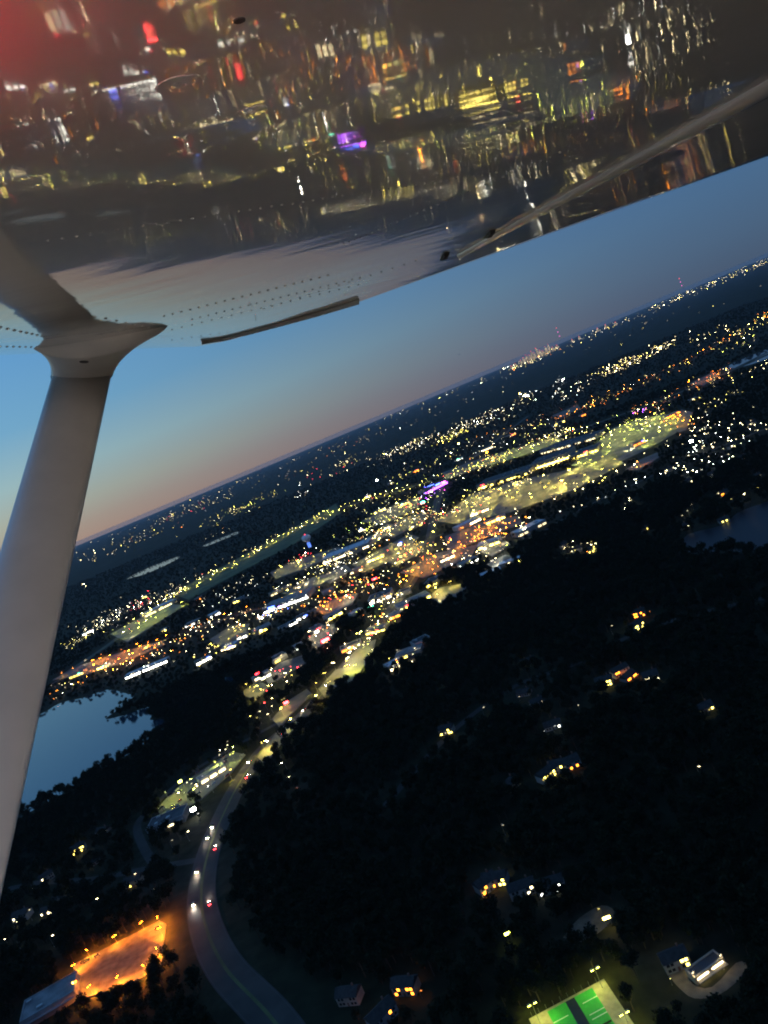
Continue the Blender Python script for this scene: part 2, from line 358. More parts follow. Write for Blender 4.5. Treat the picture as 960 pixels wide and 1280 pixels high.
# far suburbs, left to right
S([(98, 705), (130, 692), (165, 676), (200, 656)], 46, 3.5, 'wwyc', 1); S([(200, 655), (250, 632), (290, 617)], 50, 3, 'wwy', 1.1)
C(300, 636, 48, 6, 110, 'yywg', 1); C(225, 640, 40, 6, 30, 'wwyr', .8); S([(150, 682), (230, 655)], 20, 3, 'owy', .8)
C(375, 618, 16, 5, 14, 'ccw', 1); C(430, 578, 18, 6, 40, 'yyw', 1.1); S([(385, 600), (470, 565)], 30, 5, 'wwr', .8); C(375, 606, 3, 2, 4, 'cc', 3)
S([(345, 600), (430, 560), (480, 540)], 40, 5, 'wwyo', .8)
C(505, 560, 40, 6, 90, 'wwwcy', 1.1); S([(480, 572), (560, 540), (640, 512)], 110, 5, 'wwwc', 1.2); C(600, 525, 50, 7, 80, 'wwc', 1.2)
C(560, 548, 24, 5, 40, 'yywg', 1); S([(552, 550), (585, 537)], 40, 2, 'yyg', .9); C(655, 498, 20, 10, 26, 'wcy', 1.5); C(710, 488, 22, 8, 40, 'wwc', 1.4)
C(655, 494, 5, 3, 10, 'wc', 8); C(700, 478, 8, 6, 14, 'cc', 1.6)
S([(620, 545), (700, 520), (760, 497), (830, 470), (880, 440), (960, 395)], 90, 3, 'wyoy', 1); S([(690, 526), (740, 507), (790, 487)], 40, 2, 'oooy', 1.2)
S([(740, 470), (790, 450), (840, 430)], 110, 4, 'wwwy', 1.5, ''); C(770, 460, 34, 6, 70, 'wwy', 1.5); C(830, 432, 22, 4, 30, 'wwy', 1.6)
S([(860, 430), (905, 410), (930, 420), (960, 395)], 46, 5, 'wyyw', 1.2); S([(900, 440), (945, 425)], 20, 3, 'wyg', 1); S([(940, 405), (975, 385)], 20, 4, 'ooy', 1.4)
S([(790, 516), (830, 500), (870, 480), (910, 462)], 80, 4, 'ooowy', 1.2, 'the orange road right of the mall'); C(800, 514, 10, 2, 9, 'vbmv', 1.6, 'x')
S([(880, 480), (920, 462)], 16, 4, 'ywo', 1.2); S([(850, 540), (870, 520), (900, 500), (930, 486)], 28, 4, 'wyy', 1.1)
S([(915, 480), (960, 455)], 16, 6, 'wwy', 1)
# lit highway
S([(150, 798), (222, 742), (300, 702), (360, 668), (420, 638)], 40, 2, 'yyg', 4); S([(420, 638), (520, 607), (600, 580), (700, 545), (800, 510)], 46, 2, 'yyg', 4)
# mall surroundings
S([(560, 596), (640, 570), (700, 552), (770, 534), (830, 520)], 120, 4, 'wgyw', 1.1); C(790, 535, 45, 14, 50, 'wwg', 1.2)
S([(480, 600), (560, 570), (620, 552), (700, 530)], 130, 7, 'wwygc', 1.1); C(605, 578, 60, 10, 60, 'wyo', 1); S([(580, 590), (625, 572)], 26, 3, 'oooy', 1.2)
C(690, 545, 26, 6, 40, 'wwwc', 1.2); C(600, 614, 30, 10, 30, 'wyg', 1); C(690, 578, 30, 4, 60, 'yyw', 1.5); C(650, 604, 30, 4, 26, 'wwy', 1.4)
C(735, 605, 60, 8, 34, 'wyy', 1); S([(700, 640), (745, 625), (800, 600), (850, 585)], 22, 3, 'wwc', 1.2)
# white street lamps to the right of the mall
C(880, 545, 46, 22, 46, 'wwcw', 1.4, 'the dark streets right of the mall'); C(930, 540, 40, 20, 26, 'wwcw', 1.3, 'the dark streets right of the mall')
C(885, 578, 50, 8, 24, 'wwc', 1.4, 'the dark streets right of the mall'); C(868, 562, 4, 3, 4, 'cc', 3, 'the dark streets right of the mall')
S([(800, 660), (850, 640), (960, 590)], 9, 5, 'wwy', .9, 'the dark streets right of the mall')
# middle of the town
C(500, 640, 60, 24, 170, 'wwygc', 1); C(470, 660, 50, 16, 90, 'wwyg', 1.1); C(540, 612, 14, 10, 34, 'bvvmcw', 1.2, 'x'); C(530, 628, 14, 6, 12, 'tgrr', 1.2, 'x')
S([(430, 690), (480, 668), (545, 640)], 90, 6, 'wwyo', 1); C(420, 700, 40, 10, 90, 'wwwcy', 1.2); S([(360, 705), (388, 690)], 22, 2.5, 'wwrr', 1.4)
S([(340, 740), (400, 715), (440, 702)], 46, 4, 'wwcy', 1.2); C(450, 730, 40, 12, 60, 'wwyog', 1); C(520, 690, 40, 10, 60, 'wwyor', 1)
S([(320, 775), (352, 760), (385, 746)], 46, 2, 'cccw', 1.5); C(345, 762, 14, 3, 10, 'bbv', 1.3, 'x')
C(600, 672, 50, 14, 40, 'oooy', 1.5); C(520, 712, 40, 10, 30, 'ooy', 1.4); C(845, 525, 18, 12, 24, 'ooy', 1.4); C(620, 660, 40, 10, 40, 'wwyo', 1.1); C(600, 690, 40, 14, 46, 'wwwgc', 1.1); C(560, 640, 30, 8, 30, 'wyrw', 1)
S([(395, 760), (430, 745), (470, 730)], 40, 5, 'oowyr', 1.1, 'the orange lots among the shops'); S([(280, 790), (340, 768), (420, 742)], 44, 3, 'oowyw', 1)
C(470, 770, 40, 20, 34, 'wwgo', .9, 'the shops along the main road'); C(490, 745, 30, 10, 26, 'wwyc', 1, 'the shops along the main road')
# left town
C(130, 775, 40, 10, 90, 'wwwc', 1.1); C(175, 755, 40, 7, 60, 'wwwcr', 1); C(100, 800, 26, 6, 46, 'wwyy', 1.2); S([(230, 790), (300, 768), (340, 757)], 44, 3, 'wwcw', 1.1)
C(215, 740, 30, 10, 40, 'wwc', 1); C(290, 740, 40, 10, 44, 'wwcw', .9); S([(240, 722), (330, 680), (420, 640)], 40, 4, 'wyw', .9)
S([(60, 868), (110, 845), (160, 826), (205, 808)], 70, 5, 'ooowyw', 1.1, 'the orange strip above the lake'); S([(155, 846), (182, 836), (208, 826)], 14, 1.2, 'ccw', 1.6, 'the bright white canopy above the lake')
C(230, 800, 40, 10, 44, 'wwyoo', 1); C(260, 815, 30, 8, 20, 'wyy', 1); C(300, 800, 30, 8, 20, 'wyo', 1)
C(270, 668, 22, 3, 8, 'wwo', .9); S([(100, 735), (110, 730)], 4, 2, 'w', 1)
# along the main road, near
C(345, 850, 26, 12, 26, 'wwyrg', .8, 'the bend of the main road'); C(400, 800, 26, 14, 24, 'wwyor', .8, 'the bend of the main road')
C(460, 800, 20, 18, 24, 'wwg', .8, 'the bend of the main road'); C(500, 820, 22, 10, 10, 'wwyo', .8, 'the bend of the main road')
C(280, 940, 20, 10, 10, 'wgw', .5, 'the car dealer yard beside the curving road'); C(240, 985, 22, 10, 12, 'wwcg', .5, 'the car dealer yard beside the curving road')
C(330, 890, 20, 10, 10, 'wwyr', .6, 'the bend of the main road'); S([(340, 925), (372, 985)], 5, 5, 'wwo', .4, 'the right verge of the main road')
for (x, y, k) in ((549, 848, 'w'), (690, 909, 'c'), (559, 917, 'w'), (602, 886, 'w'), (722, 880, 'w'), (762, 783, 'w'), (735, 690, 'o'), (870, 957, 'w'), (626, 1030, 'w'), (118, 1125, 'w'),
                  (172, 1090, 'w'), (190, 1112, 'w'), (245, 1018, 'c'), (232, 1041, 'w'), (212, 1052, 'w'), (40, 1112, 'w'), (35, 1140, 'w'), (20, 1175, 'w'), (62, 1172, 'w'), (7, 1175, 'w')):
    DOTS.append((x, y, k, .5, 'the dark wood'))
S([(690, 690), (745, 680)], 16, 3, 'wyw', .9, 'the clearing at the wood edge'); S([(760, 640), (790, 625)], 6, 3, 'w', .8, 'the clearing at the wood edge')

# lamp meshes: pole, arm and a luminaire whose underside and sides glow
LAMPM = {}
def lamp_mesh(kind, key, s, side=.12):
    k = (kind, key, s, side)
    if k in LAMPM: return LAMPM[k]
    em = emat(key, round(max(1.5, s * side), 1)); eb = emat(key, s); h, w_, l_, th = {'lot': (11, 1.5, 1.1, .4), 'street': (9, .8, 1.5, .35)}[kind]
    m = MB(); m.box((0, 0, 0), (.5, .5, .7), 0); m.tube((0, 0, .7), (0, 0, h), .13, .08, 0)
    if kind == 'lot':
        m.tube((-1.6, 0, h), (1.6, 0, h), .07, .07, 0, 4)
        for sx in (-1.6, 1.6): m.box((sx, 0, h - .1), (w_, l_, th), 1, kb=2); m.box((sx, 0, h - .1 + th), (w_ + .1, l_ + .1, .12), 0)
    else:
        m.tube((0, 0, h - .2), (2.2, 0, h + .4), .07, .06, 0, 4); m.box((2.6, 0, h + .2), (l_, w_, th), 1, kb=2); m.box((2.6, 0, h + .2 + th), (l_ + .1, w_ + .1, .12), 0)
    LAMPM[k] = m.mesh(kind + '_lamp', [POLE, em, eb]); return LAMPM[k]
CN = {'w': 'warm white', 'y': 'yellow', 'g': 'greenish yellow', 'c': 'cool white', 'o': 'orange', 'r': 'red', 'b': 'blue', 'v': 'violet', 't': 'green', 'm': 'pink'}
def quant(s, steps): return min(steps, key=lambda q: abs(math.log(q / s)))
LOTL.sort(key=lambda q: q[0] ** 2 + q[1] ** 2)
print('lot lamps', len(LOTL))
for (x, y, key, s, zone) in LOTL[:290]:
    o = link('parking_lot_lamp', lamp_mesh('lot', key, quant(s * (2.8 if key == 'o' else 1.9), (80, 130, 200, 300, 450, 650, 900, 1400, 2200)), random.choice((.004, .004, .008, .02, .06))), None, (x, y, .95)); o.rotation_euler = (0, 0, random.uniform(0, 3.1))
    if 'orange yard' in zone: o.scale = (.6,) * 3; o.data = lamp_mesh('lot', key, 5200, .01)
    tag(o, 'twin %s lamp in %s' % (CN[key], zone), 'lamp post', '%s lamps in %s' % (CN[key], zone))
for (x, y, key, rz, zone) in HLIT:
    o = link('road_lamp', lamp_mesh('street', key, 2000 if 'high' in zone else 1100, random.choice((.01, .03, .1))), None, (x, y, 0)); o.rotation_euler = (0, 0, rz); o.scale = (1.25,) * 3
    tag(o, 'tall %s lamp leaning over %s' % (CN[key], zone), 'street lamp', 'lamps along %s' % zone)
print('road lamps', len(HLIT))
ground = []
for (x, y, key, s, zone) in DOTS:
    v = (x - 480) * sr + (y - 640) * cr
    if F * sp + v * cp < 6.0: continue
    p = gp(x, y, 9); ground.append((p.length, p.x, p.y, key, s, zone))
ground.sort()
TREECLEAR = [(q[0], q[1]) for q in HLIT] + [(q[1], q[2]) for q in ground] + [(q[0], q[1]) for q in LOTL]
near = [q for q in ground if q[3] in 'wygco'][:285]; nset = set(id(q) for q in near)
for (dd, x, y, key, s, zone) in near:
    o = link('street_lamp', lamp_mesh('street', key, quant(s * 60, (12, 25, 45, 80, 140, 220)), random.choice((.06, .12, .3, .8))), None, (x, y, 0)); o.rotation_euler = (0, 0, random.uniform(0, 6.28))
    z = zone or 'the middle of the lit town'
    tag(o, 'single %s street lamp by %s' % (CN[key], z), 'street lamp', '%s street lamps by %s' % (CN[key], z))
rest = [q for q in ground if id(q) not in nset]
print('dots', len(ground), 'rest', len(rest), 'near limit', near[-1][0])
m = MB(); keys = {}; mats_ = [POLE]
for (dd, x, y, key, s, zone) in rest:
    st = quant(s * (9 if dd < 6000 else 5), (.7, 1.5, 3, 6, 12, 25, 50, 100, 200))
    if key in 'rbvtm': st = quant(s * 22, (8, 16, 32))
    if (key, st) not in keys: keys[(key, st)] = len(mats_); mats_.append(emat(key, st))
    r = max(.6, dd * .00023) * random.uniform(.8, 1.25); h = 8 + min(r, 12) + random.uniform(0, 3)
    if dd < 5000: m.tube((x, y, 0), (x, y, h), .12, .1, 0, 3)
    m.box((x, y, h), (r * 2.2, r * 1.5, r * .9), keys[(key, st)], random.uniform(0, 3), .8)
tag(link('distant_lamps', m.mesh('distant_lamps', mats_)), 'sea of small white, yellow and orange lamps out to the horizon', 'city lights', kind='stuff')

# ------------------------------------------------------------------ shops and large stores
def disc(x, y, r): return [Vector((x + r * math.cos(a), y + r * math.sin(a), 0)) for a in (0, .9, 1.8, 2.7, 3.6, 4.5, 5.4)]
def store(a, b, depth, h, wall, roof, label, group=None, wkey='y', ws=6.0, name='store_building', units=4, sign=None, frac=.8, z=1.25):
    A, B = gp(*a), gp(*b); w = (B - A).length; mid = (A + B) / 2; rz = math.atan2((B - A).y, (B - A).x)
    o = empty(name, (mid.x, mid.y, 0), rz); tag(o, label, 'building', group)
    box('wall', o, (0, depth / 2, 0), (w, depth, h), wall)
    box('roof', o, (0, depth / 2, h), (w - 1.6, depth - 1.6, .35), roof)
    for (x, y, dx, dy) in ((0, .4, w, .8), (0, depth - .4, w, .8), (-w / 2 + .4, depth / 2, .8, depth - 1.62), (w / 2 - .4, depth / 2, .8, depth - 1.62)):
        box('parapet', o, (x, y, h), (dx - .01, dy, .9), wall)
    n = max(2, min(16, int(w / 9))); em = emat(wkey, ws)
    for i in range(n):
        if random.random() > frac: continue
        x = -w / 2 + (i + .5) * w / n
        box('shop_window', o, (x, -.12, z + .2), (w / n * .72, .3, min(3.4, h * .45)), em)
    box('canopy', o, (0, -1.3, min(5.2, h * .62)), (w * .96, 2.6, .35), wall)
    for i in range(units):
        box('rooftop_unit', o, (random.uniform(-.42, .42) * w, random.uniform(.15, .9) * depth, h + .35), (random.uniform(2, 5), random.uniform(2, 4), random.uniform(1.2, 2.2)), UNIT)
    if sign: box('sign_panel', o, (sign[2] * w, -.3, h * .68), (sign[1], .4, sign[1] * .22), emat(sign[0], 9))
    c, s_ = math.cos(rz), math.sin(rz)
    keep([Vector((mid.x + x * c - y * s_, mid.y + x * s_ + y * c, 0)) for x, y in ((-w / 2 - 8, -12), (w / 2 + 8, -12), (w / 2 + 8, depth + 8), (-w / 2 - 8, depth + 8))])
    return o
store((597, 613), (664, 592), 75, 13, WALL_T, ROOF_D, 'long mall block with pale lit front beside the yellow car park', None, 'y', 9, units=9, sign=('r', 12, -.38))
store((664, 589), (712, 573), 90, 16, WALL_T, ROOF_D, 'tallest dark roofed mall block with the yellow shop fronts', None, 'y', 16, units=8, frac=1)
store((712, 576), (748, 564), 60, 11, WALL_T, ROOF_D, 'lower end block of the mall facing the greenish car park', None, 'y', 10, units=5, sign=('r', 10, .1))
store((676, 569), (745, 549), 60, 12, WALL_G, ROOF_D, 'dark rear wing of the mall between two car parks', None, 'w', 4, units=6)
store((574, 664), (602, 650), 28, 8, WALL_W, ROOF_L, 'white roofed shop standing in the orange car park', None, 'w', 12)
store((650, 672), (684, 655), 30, 9, WALL_G, ROOF_L, 'pale roofed hall at the wood edge below the mall', None, 'w', 2, frac=.4)
store((404, 706), (462, 684), 70, 12, WALL_G, ROOF_L, 'large pale roofed store in the middle of the lit town', None, 'w', 7, units=8)
store((330, 768), (386, 748), 55, 11, WALL_G, ROOF_M, 'long store with blue and white front lights', None, 'c', 12, sign=('b', 16, -.3))
store((182, 772), (222, 752), 50, 10, WALL_W, ROOF_L, 'pale roofed store inside the car park by the narrow ponds', None, 'w', 4, units=6)
store((157, 850), (210, 828), 22, 7, WALL_W, ROOF_L, 'long low white building with bright row of lights above the lake', None, 'c', 22, frac=1, units=2)
store((532, 618), (560, 604), 40, 14, WALL_G, ROOF_D, 'cinema block outlined in blue and violet light left of the mall', None, 'v', 18, frac=1, sign=('b', 22, 0.1))
store((232, 1042), (205, 1052), 18, 7, WALL_G, ROOF_D, 'dark flat roofed showroom beside the curving road', None, 'w', 4, units=3) if False else None
store((186, 1046), (232, 1027), 24, 7, WALL_G, ROOF_D, 'dark flat roofed showroom beside the curving road', None, 'w', 5, units=3, frac=.5)
store((252, 982), (284, 962), 14, 6, WALL_W, ROOF_M, 'car dealer hall with lit glass front in the roadside yard', None, 'w', 9, units=2, frac=1)
ob = store((30, 1290), (98, 1250), 26, 7, WALL_G, ROOF_M, 'pale bluish roofed building beside the orange lit yard', None, 'o', .6, units=2, frac=.3)
store((872, 1232), (908, 1206), 7, 3.4, WALL_T, ROOF_D, 'low dark roofed building with row of white lights above a tan yard', None, 'w', 14, units=0, frac=.9)
BELT = [(412, 742), (446, 716), (470, 700), (500, 682), (486, 660), (452, 664), (520, 660), (372, 736), (352, 740), (300, 752), (270, 770), (240, 782), (205, 790), (110, 792), (150, 768),
        (180, 748), (250, 750), (560, 700), (590, 706), (612, 684), (540, 734), (508, 744), (476, 752), (448, 768), (420, 772), (400, 790), (375, 812), (352, 826), (330, 850), (440, 812), (470, 792),
        (498, 772), (520, 756), (300, 800), (330, 790), (128, 836), (96, 846), (180, 812), (620, 652), (600, 642), (800, 556), (842, 520), (870, 500), (730, 520), (700, 530), (640, 545), (610, 562), (575, 575),
        (520, 590), (490, 605), (460, 622), (505, 632), (475, 640), (640, 706), (616, 722), (286, 812), (256, 828), (384, 772), (362, 784), (498, 836), (512, 822), (530, 806)]
for i, (x, y) in enumerate(BELT):
    k = random.uniform(.6, 1.15); A = gp(x, y); wd_ = random.uniform(22, 58) * k; dv = Vector((math.cos(random.uniform(-.35, .35)), math.sin(random.uniform(-.6, .6)), 0)).normalized() * wd_
    pa, pb = pxof(A.x - dv.x / 2, A.y - dv.y / 2), pxof(A.x + dv.x / 2, A.y + dv.y / 2)
    wk = random.choice('wyywco'); roofm = random.choice((ROOF_D, ROOF_M, ROOF_M, ROOF_L)); rn = {ROOF_D: 'dark', ROOF_M: 'grey', ROOF_L: 'pale'}[roofm]
    zn = 'left of the main road' if x < 420 else ('beyond the mall' if y < 600 and x > 560 else 'beside the main road')
    lb = 'flat %s roofed shop with %s windows %s' % (rn, CN[wk], zn)
    store(pa, pb, random.uniform(16, 34) * k, random.uniform(5, 9), random.choice((WALL_T, WALL_G, WALL_W)), roofm, lb, lb + 's', wk, random.choice((4, 8, 14)), 'shop_building',
          random.randint(1, 3), (random.choice('rrcbwt'), random.uniform(4, 8), random.uniform(-.3, .3)) if random.random() < .5 else None, .75)

# standing signs
def sign(px, key, w, h, ht, s, label):
    p = gp(*px); o = empty('lit_sign', p, math.atan2(p.y, p.x) - math.pi / 2); tag(o, label, 'sign')
    for sx in (-.35, .35): box('post', o, (sx * w, 0, 0), (.35, .35, ht), POLE)
    box('cabinet', o, (0, .25, ht), (w + .5, .5, h + .5), UNIT); box('sign_face', o, (0, -.12, ht + .25), (w, .24, h), emat(key, s))
sign((409, 806), 'r', 13, 4, 6, 26, 'wide red sign glowing at the bend of the main road')
sign((360, 884), 'r', 6, 3, 5, 22, 'red sign nearest the pond on the main road')
sign((324, 847), 'r', 7, 3, 5, 14, 'small red sign above the pond')
sign((470, 728), 'r', 10, 3, 6, 14, 'red sign beside the orange lot among the shops')
sign((466, 764), 't', 9, 4, 5, 10, 'green sign among the shops along the main road')
sign((530, 632), 't', 12, 5, 8, 16, 'green sign left of the mall near the violet lights')
sign((540, 612), 'b', 26, 5, 10, 18, 'long blue sign left of the mall')
sign((556, 607), 'm', 14, 5, 9, 14, 'pink sign right of the long blue sign')
sign((228, 983), 'g', 4, 2.4, 5, 20, 'greenish sign in the car dealer yard')
sign((245, 1019), 'c', 5, 3, 5, 60, 'bright white sign at the roadside by the showroom')
sign((638, 1176), 'g', 3.2, 1.2, 4, 26, 'greenish light box in the dark wood above the court')
sign((762, 1157), 'y', 4, 1.4, 4, 26, 'yellow light box beside the pale sandy patch')

# ------------------------------------------------------------------ water tower
p = gp(389, 687); wt = empty('water_tower', p); tag(wt, 'white water tower with blue lit shaft above the town lots', 'water tower')
WHITE = mat('white_enamel', (.75, .76, .78), .5)
m = MB(); m.lathe([(7, 0), (5.5, 3), (4.2, 10), (4.2, 30)], 0, 18); link('shaft', m.mesh('tower_shaft', [WHITE], True), wt)
m = MB(); m.lathe([(4.2, 28), (9, 31), (13.5, 35), (14.5, 39), (13.5, 44), (9, 48), (3, 49.6), (0, 49.8)], 0, 20); link('tank', m.mesh('tower_tank', [WHITE], True), wt)
m = MB(); m.lathe([(4.35, 9), (5.0, 9), (5.0, 24), (4.35, 24)], 0, 18); link('light_band', m.mesh('tower_band', [mat('blue_light_band', (.3, .4, .8), .5, emit=(.1, .25, 1), strength=1.2)]), wt)
box('beacon', wt, (0, 0, 49.8), (1.6, 1.6, 1.4), emat('r', 16))
for sx in (-18, 18):
    box('flood_lamp', wt, (sx, -16, 0), (1.6, 1.2, 1.0), emat('c', 64))
keep(disc(p.x, p.y, 25))

# ------------------------------------------------------------------ floodlight masts, red masts and the skyline
def flood(px, key, s, label, h=26):
    p = gp(*px); o = empty('floodlight_mast', p, math.atan2(p.y, p.x) - math.pi / 2); tag(o, label, 'floodlight', 'floodlight masts of the far sports ground')
    m = MB(); m.tube((0, 0, 0), (0, 0, h), .5, .3, 0); link('mast', m.mesh('mast', [POLE]), o)
    box('lamp_frame', o, (0, .3, h - 1), (7, .3, 4.5), POLE)
    for i in range(3):
        for j in range(2): box('floodlight', o, (-2.2 + i * 2.2, -.2, h - .6 + j * 2.1), (1.7, .6, 1.5), emat(key, s))
flood((652, 496), 'w', 220, 'floodlight mast left of its pair far behind the mall'); flood((662, 499), 'c', 220, 'floodlight mast right of its pair far behind the mall')
flood((706, 478), 'c', 120, 'single cool floodlight mast behind the far lamps'); flood((868, 563), 'c', 100, 'floodlight mast standing in the dark streets right of the mall', 18)
flood((576, 561), 'y', 90, 'yellow floodlight mast behind the mall car park'); flood((612, 574), 'o', 90, 'orange floodlight mast behind the mall car park')
flood((474, 607), 'c', 120, 'floodlight mast at the far edge of the middle town')
REDW = mat('mast_paint', (.4, .08, .06), .6)
for (px, h, lab) in (((701.5, 426), 300, 'tall red lit radio mast beside the far skyline'), ((735.5, 411), 230, 'shorter red lit radio mast between skyline and right edge'),
                     ((854, 362), 240, 'red lit radio mast farthest to the right on the horizon')):
    p = gp(*px); sc_ = p.length / 18000; o = empty('radio_mast', p); tag(o, lab, 'mast')
    m = MB()
    for a in (0, 2.1, 4.2): m.tube((9 * sc_ * math.cos(a), 9 * sc_ * math.sin(a), 0), (3 * math.cos(a), 3 * math.sin(a), h * sc_), 1.6, 1.0, 0, 4)
    for i in range(10):
        z0 = h * sc_ * i / 10
        m.tube((9 * sc_ * (1 - i / 12), 0, z0), (-5 * sc_ * (1 - i / 12), 6 * sc_, z0 + h * sc_ / 10), .9, .9, 0, 3)
    link('lattice', m.mesh('lattice', [REDW]), o)
    for f in (.35, .68, 1): box('beacon', o, (0, 0, h * sc_ * f - 3), (11 * sc_, 11 * sc_, 9 * sc_), emat('m' if f < 1 else 'r', 3.2))
wm2 = bpy.data.materials.new('lit_office_wall'); wm2.use_nodes = True; t = wm2.node_tree; b = t.nodes['Principled BSDF']
b.inputs['Base Color'].default_value = (.06, .065, .075, 1); b.inputs['Roughness'].default_value = .4
g = t.nodes.new('ShaderNodeNewGeometry'); sn = t.nodes.new('ShaderNodeVectorMath'); sn.operation = 'SNAP'; sn.inputs[1].default_value = (13, 13, 11)
t.links.new(g.outputs['Position'], sn.inputs[0]); wn = t.nodes.new('ShaderNodeTexWhiteNoise'); t.links.new(sn.outputs[0], wn.inputs['Vector'])
t.links.new(ramp(t, wn.outputs['Value'], [(0, (0, 0, 0, 1)), (.62, (0, 0, 0, 1)), (.66, (1, .7, .35, 1)), (.88, (1, .85, .6, 1)), (1, (1, .3, .25, 1))], 'CONSTANT'), b.inputs['Emission Color'])
b.inputs['Emission Strength'].default_value = 1.3
for i, (x, hh, w_) in enumerate(((652, 90, 45), (656, 130, 50), (660, 170, 46), (663.5, 120, 60), (667, 200, 48), (670, 150, 50), (673.5, 215, 44), (677, 140, 60), (680, 110, 55), (684, 165, 46), (688, 190, 44),
                                  (692, 100, 60), (697, 80, 60), (645, 70, 70), (640, 60, 60), (748, 80, 60), (758, 95, 50), (770, 70, 60), (716, 70, 60), (725, 80, 50))):
    p = gp(*hl(x, 6.5 + (i % 3) * .5)); k = p.length / 18000; hh *= .8; w_ *= .9
    o = empty('skyline_tower', p, random.uniform(-.3, .3))
    tag(o, 'lit high rise of the far city skyline, number %s counted from its left end' % ['four', 'five', 'six', 'seven', 'eight', 'nine', 'ten', 'eleven', 'twelve', 'thirteen', 'fourteen', 'fifteen', 'sixteen', 'three', 'two', 'twenty', 'twentyone', 'twentytwo', 'eighteen', 'nineteen'][i], 'tower', 'towers of the far skyline')
    m = MB(); m.box((0, 0, 0), (w_ * k, w_ * k, hh * k * .72)); m.box((0, 0, hh * k * .72), (w_ * k * .75, w_ * k * .75, hh * k * .28)); link('shaft', m.mesh('skyline_shaft', [wm2]), o)
    m = MB(); m.tube((0, 0, hh * k), (0, 0, hh * k * 1.12), 2, 1, 0, 4); m.box((0, 0, hh * k * 1.12), (7 * k, 7 * k, 6 * k), 1); link('beacon', m.mesh('skyline_beacon', [POLE, emat('r', 8)]), o)

# a light aircraft far off over the skyline
p = CAM @ (Vector((94, 197, -F)) * (2600 / F)); da = empty('distant_aircraft', p, .8); tag(da, 'tiny far off aircraft showing one white light in the sky', 'aircraft')
m = MB(); m.tube((-4, 0, 0), (4, 0, .3), .7, .25, 0, 8); link('fuselage', m.mesh('far_fuselage', [WHITE]), da); box('wing', da, (1, 0, .7), (1.5, 11, .18), WHITE); box('fin', da, (3.8, 0, .3), (1, .15, 1.4), WHITE)
box('landing_light', da, (-3.4, 0, -.4), (.7, .7, .5), emat('w', 8))

# ------------------------------------------------------------------ houses
def house_parts(o, w, dp, h, lit, wkey):
    wallm = random.choice((WALL_W, WALL_T, WALL_G)); box('wall', o, (0, 0, 0), (w, dp, h), wallm)
    m = MB(); rh = dp * .38; e_ = .5
    m.v = [(-w / 2 - e_, -dp / 2 - e_, h), (w / 2 + e_, -dp / 2 - e_, h), (w / 2 + e_, dp / 2 + e_, h), (-w / 2 - e_, dp / 2 + e_, h), (-w / 2 - e_, 0, h + rh), (w / 2 + e_, 0, h + rh)]
    m.f = [(0, 1, 5, 4), (2, 3, 4, 5), (0, 4, 3), (1, 2, 5), (0, 3, 2, 1)]; m.i = [0] * 5
    r = link('roof', m.mesh('gable_roof', [SHINGLE]), o); box('chimney', r, (w * .28, dp * .12, h + rh * .4), (.9, .9, rh * .95), BRICKM)
    box('door', o, (0, -dp / 2 - .04, .2), (1.1, .12, 2.2), DOORM); em = emat(wkey, 10)
    for sy in (-1, 1):
        for x in (-.36, -.2, .2, .36):
            for z in ((1, 3.8) if h > 5 else (1,)):
                box('window', o, (x * w, sy * (dp / 2 + .03), z), (1.5, .12, 1.5), em if random.random() < lit else GLASSD)
HOUSES = [(661, 829, 'y', 1), (656, 868, 'w', .6), (786, 848, 'o', 1), (815, 850, 'w', .8), (800, 770, 'o', .9), (797, 786, 'y', 1), (776, 843, 'o', .7), (757, 856, 'y', .6), (692, 909, 'c', .9), (700, 962, 'y', .8),
          (716, 958, 'o', .6), (686, 972, 'y', .9), (610, 1110, 'o', .7), (622, 1104, 'y', .7), (655, 1116, 'w', .4), (690, 1112, 'c', .3), (560, 916, 'y', .6), (880, 888, 'y', .5), (672, 880, 'w', .3), (480, 1275, 'o', .8),
          (510, 1238, 'o', 1), (440, 1250, 'w', .3), (740, 690, 'y', .7), (705, 684, 'y', .7), (722, 690, 'o', .6), (60, 1100, 'w', .6), (100, 1064, 'y', .7), (130, 1040, 'w', .5), (118, 1080, 'w', .4), (75, 1128, 'y', .8),
          (170, 1105, 'y', .6), (62, 1140, 'w', .6), (30, 1148, 'w', .5), (855, 660, 'w', .5), (905, 652, 'y', .4), (805, 663, 'y', .5), (500, 832, 'o', .7), (520, 826, 'w', .8), (846, 1206, 'y', .6),
          (640, 985, 'w', .1), (930, 575, 'o', .5), (890, 596, 'w', .5), (860, 605, 'w', .5), (915, 560, 'w', .5), (945, 600, 'w', .4), (905, 620, 'o', .4), (835, 590, 'w', .5), (875, 540, 'w', .5), (940, 530, 'w', .5)]
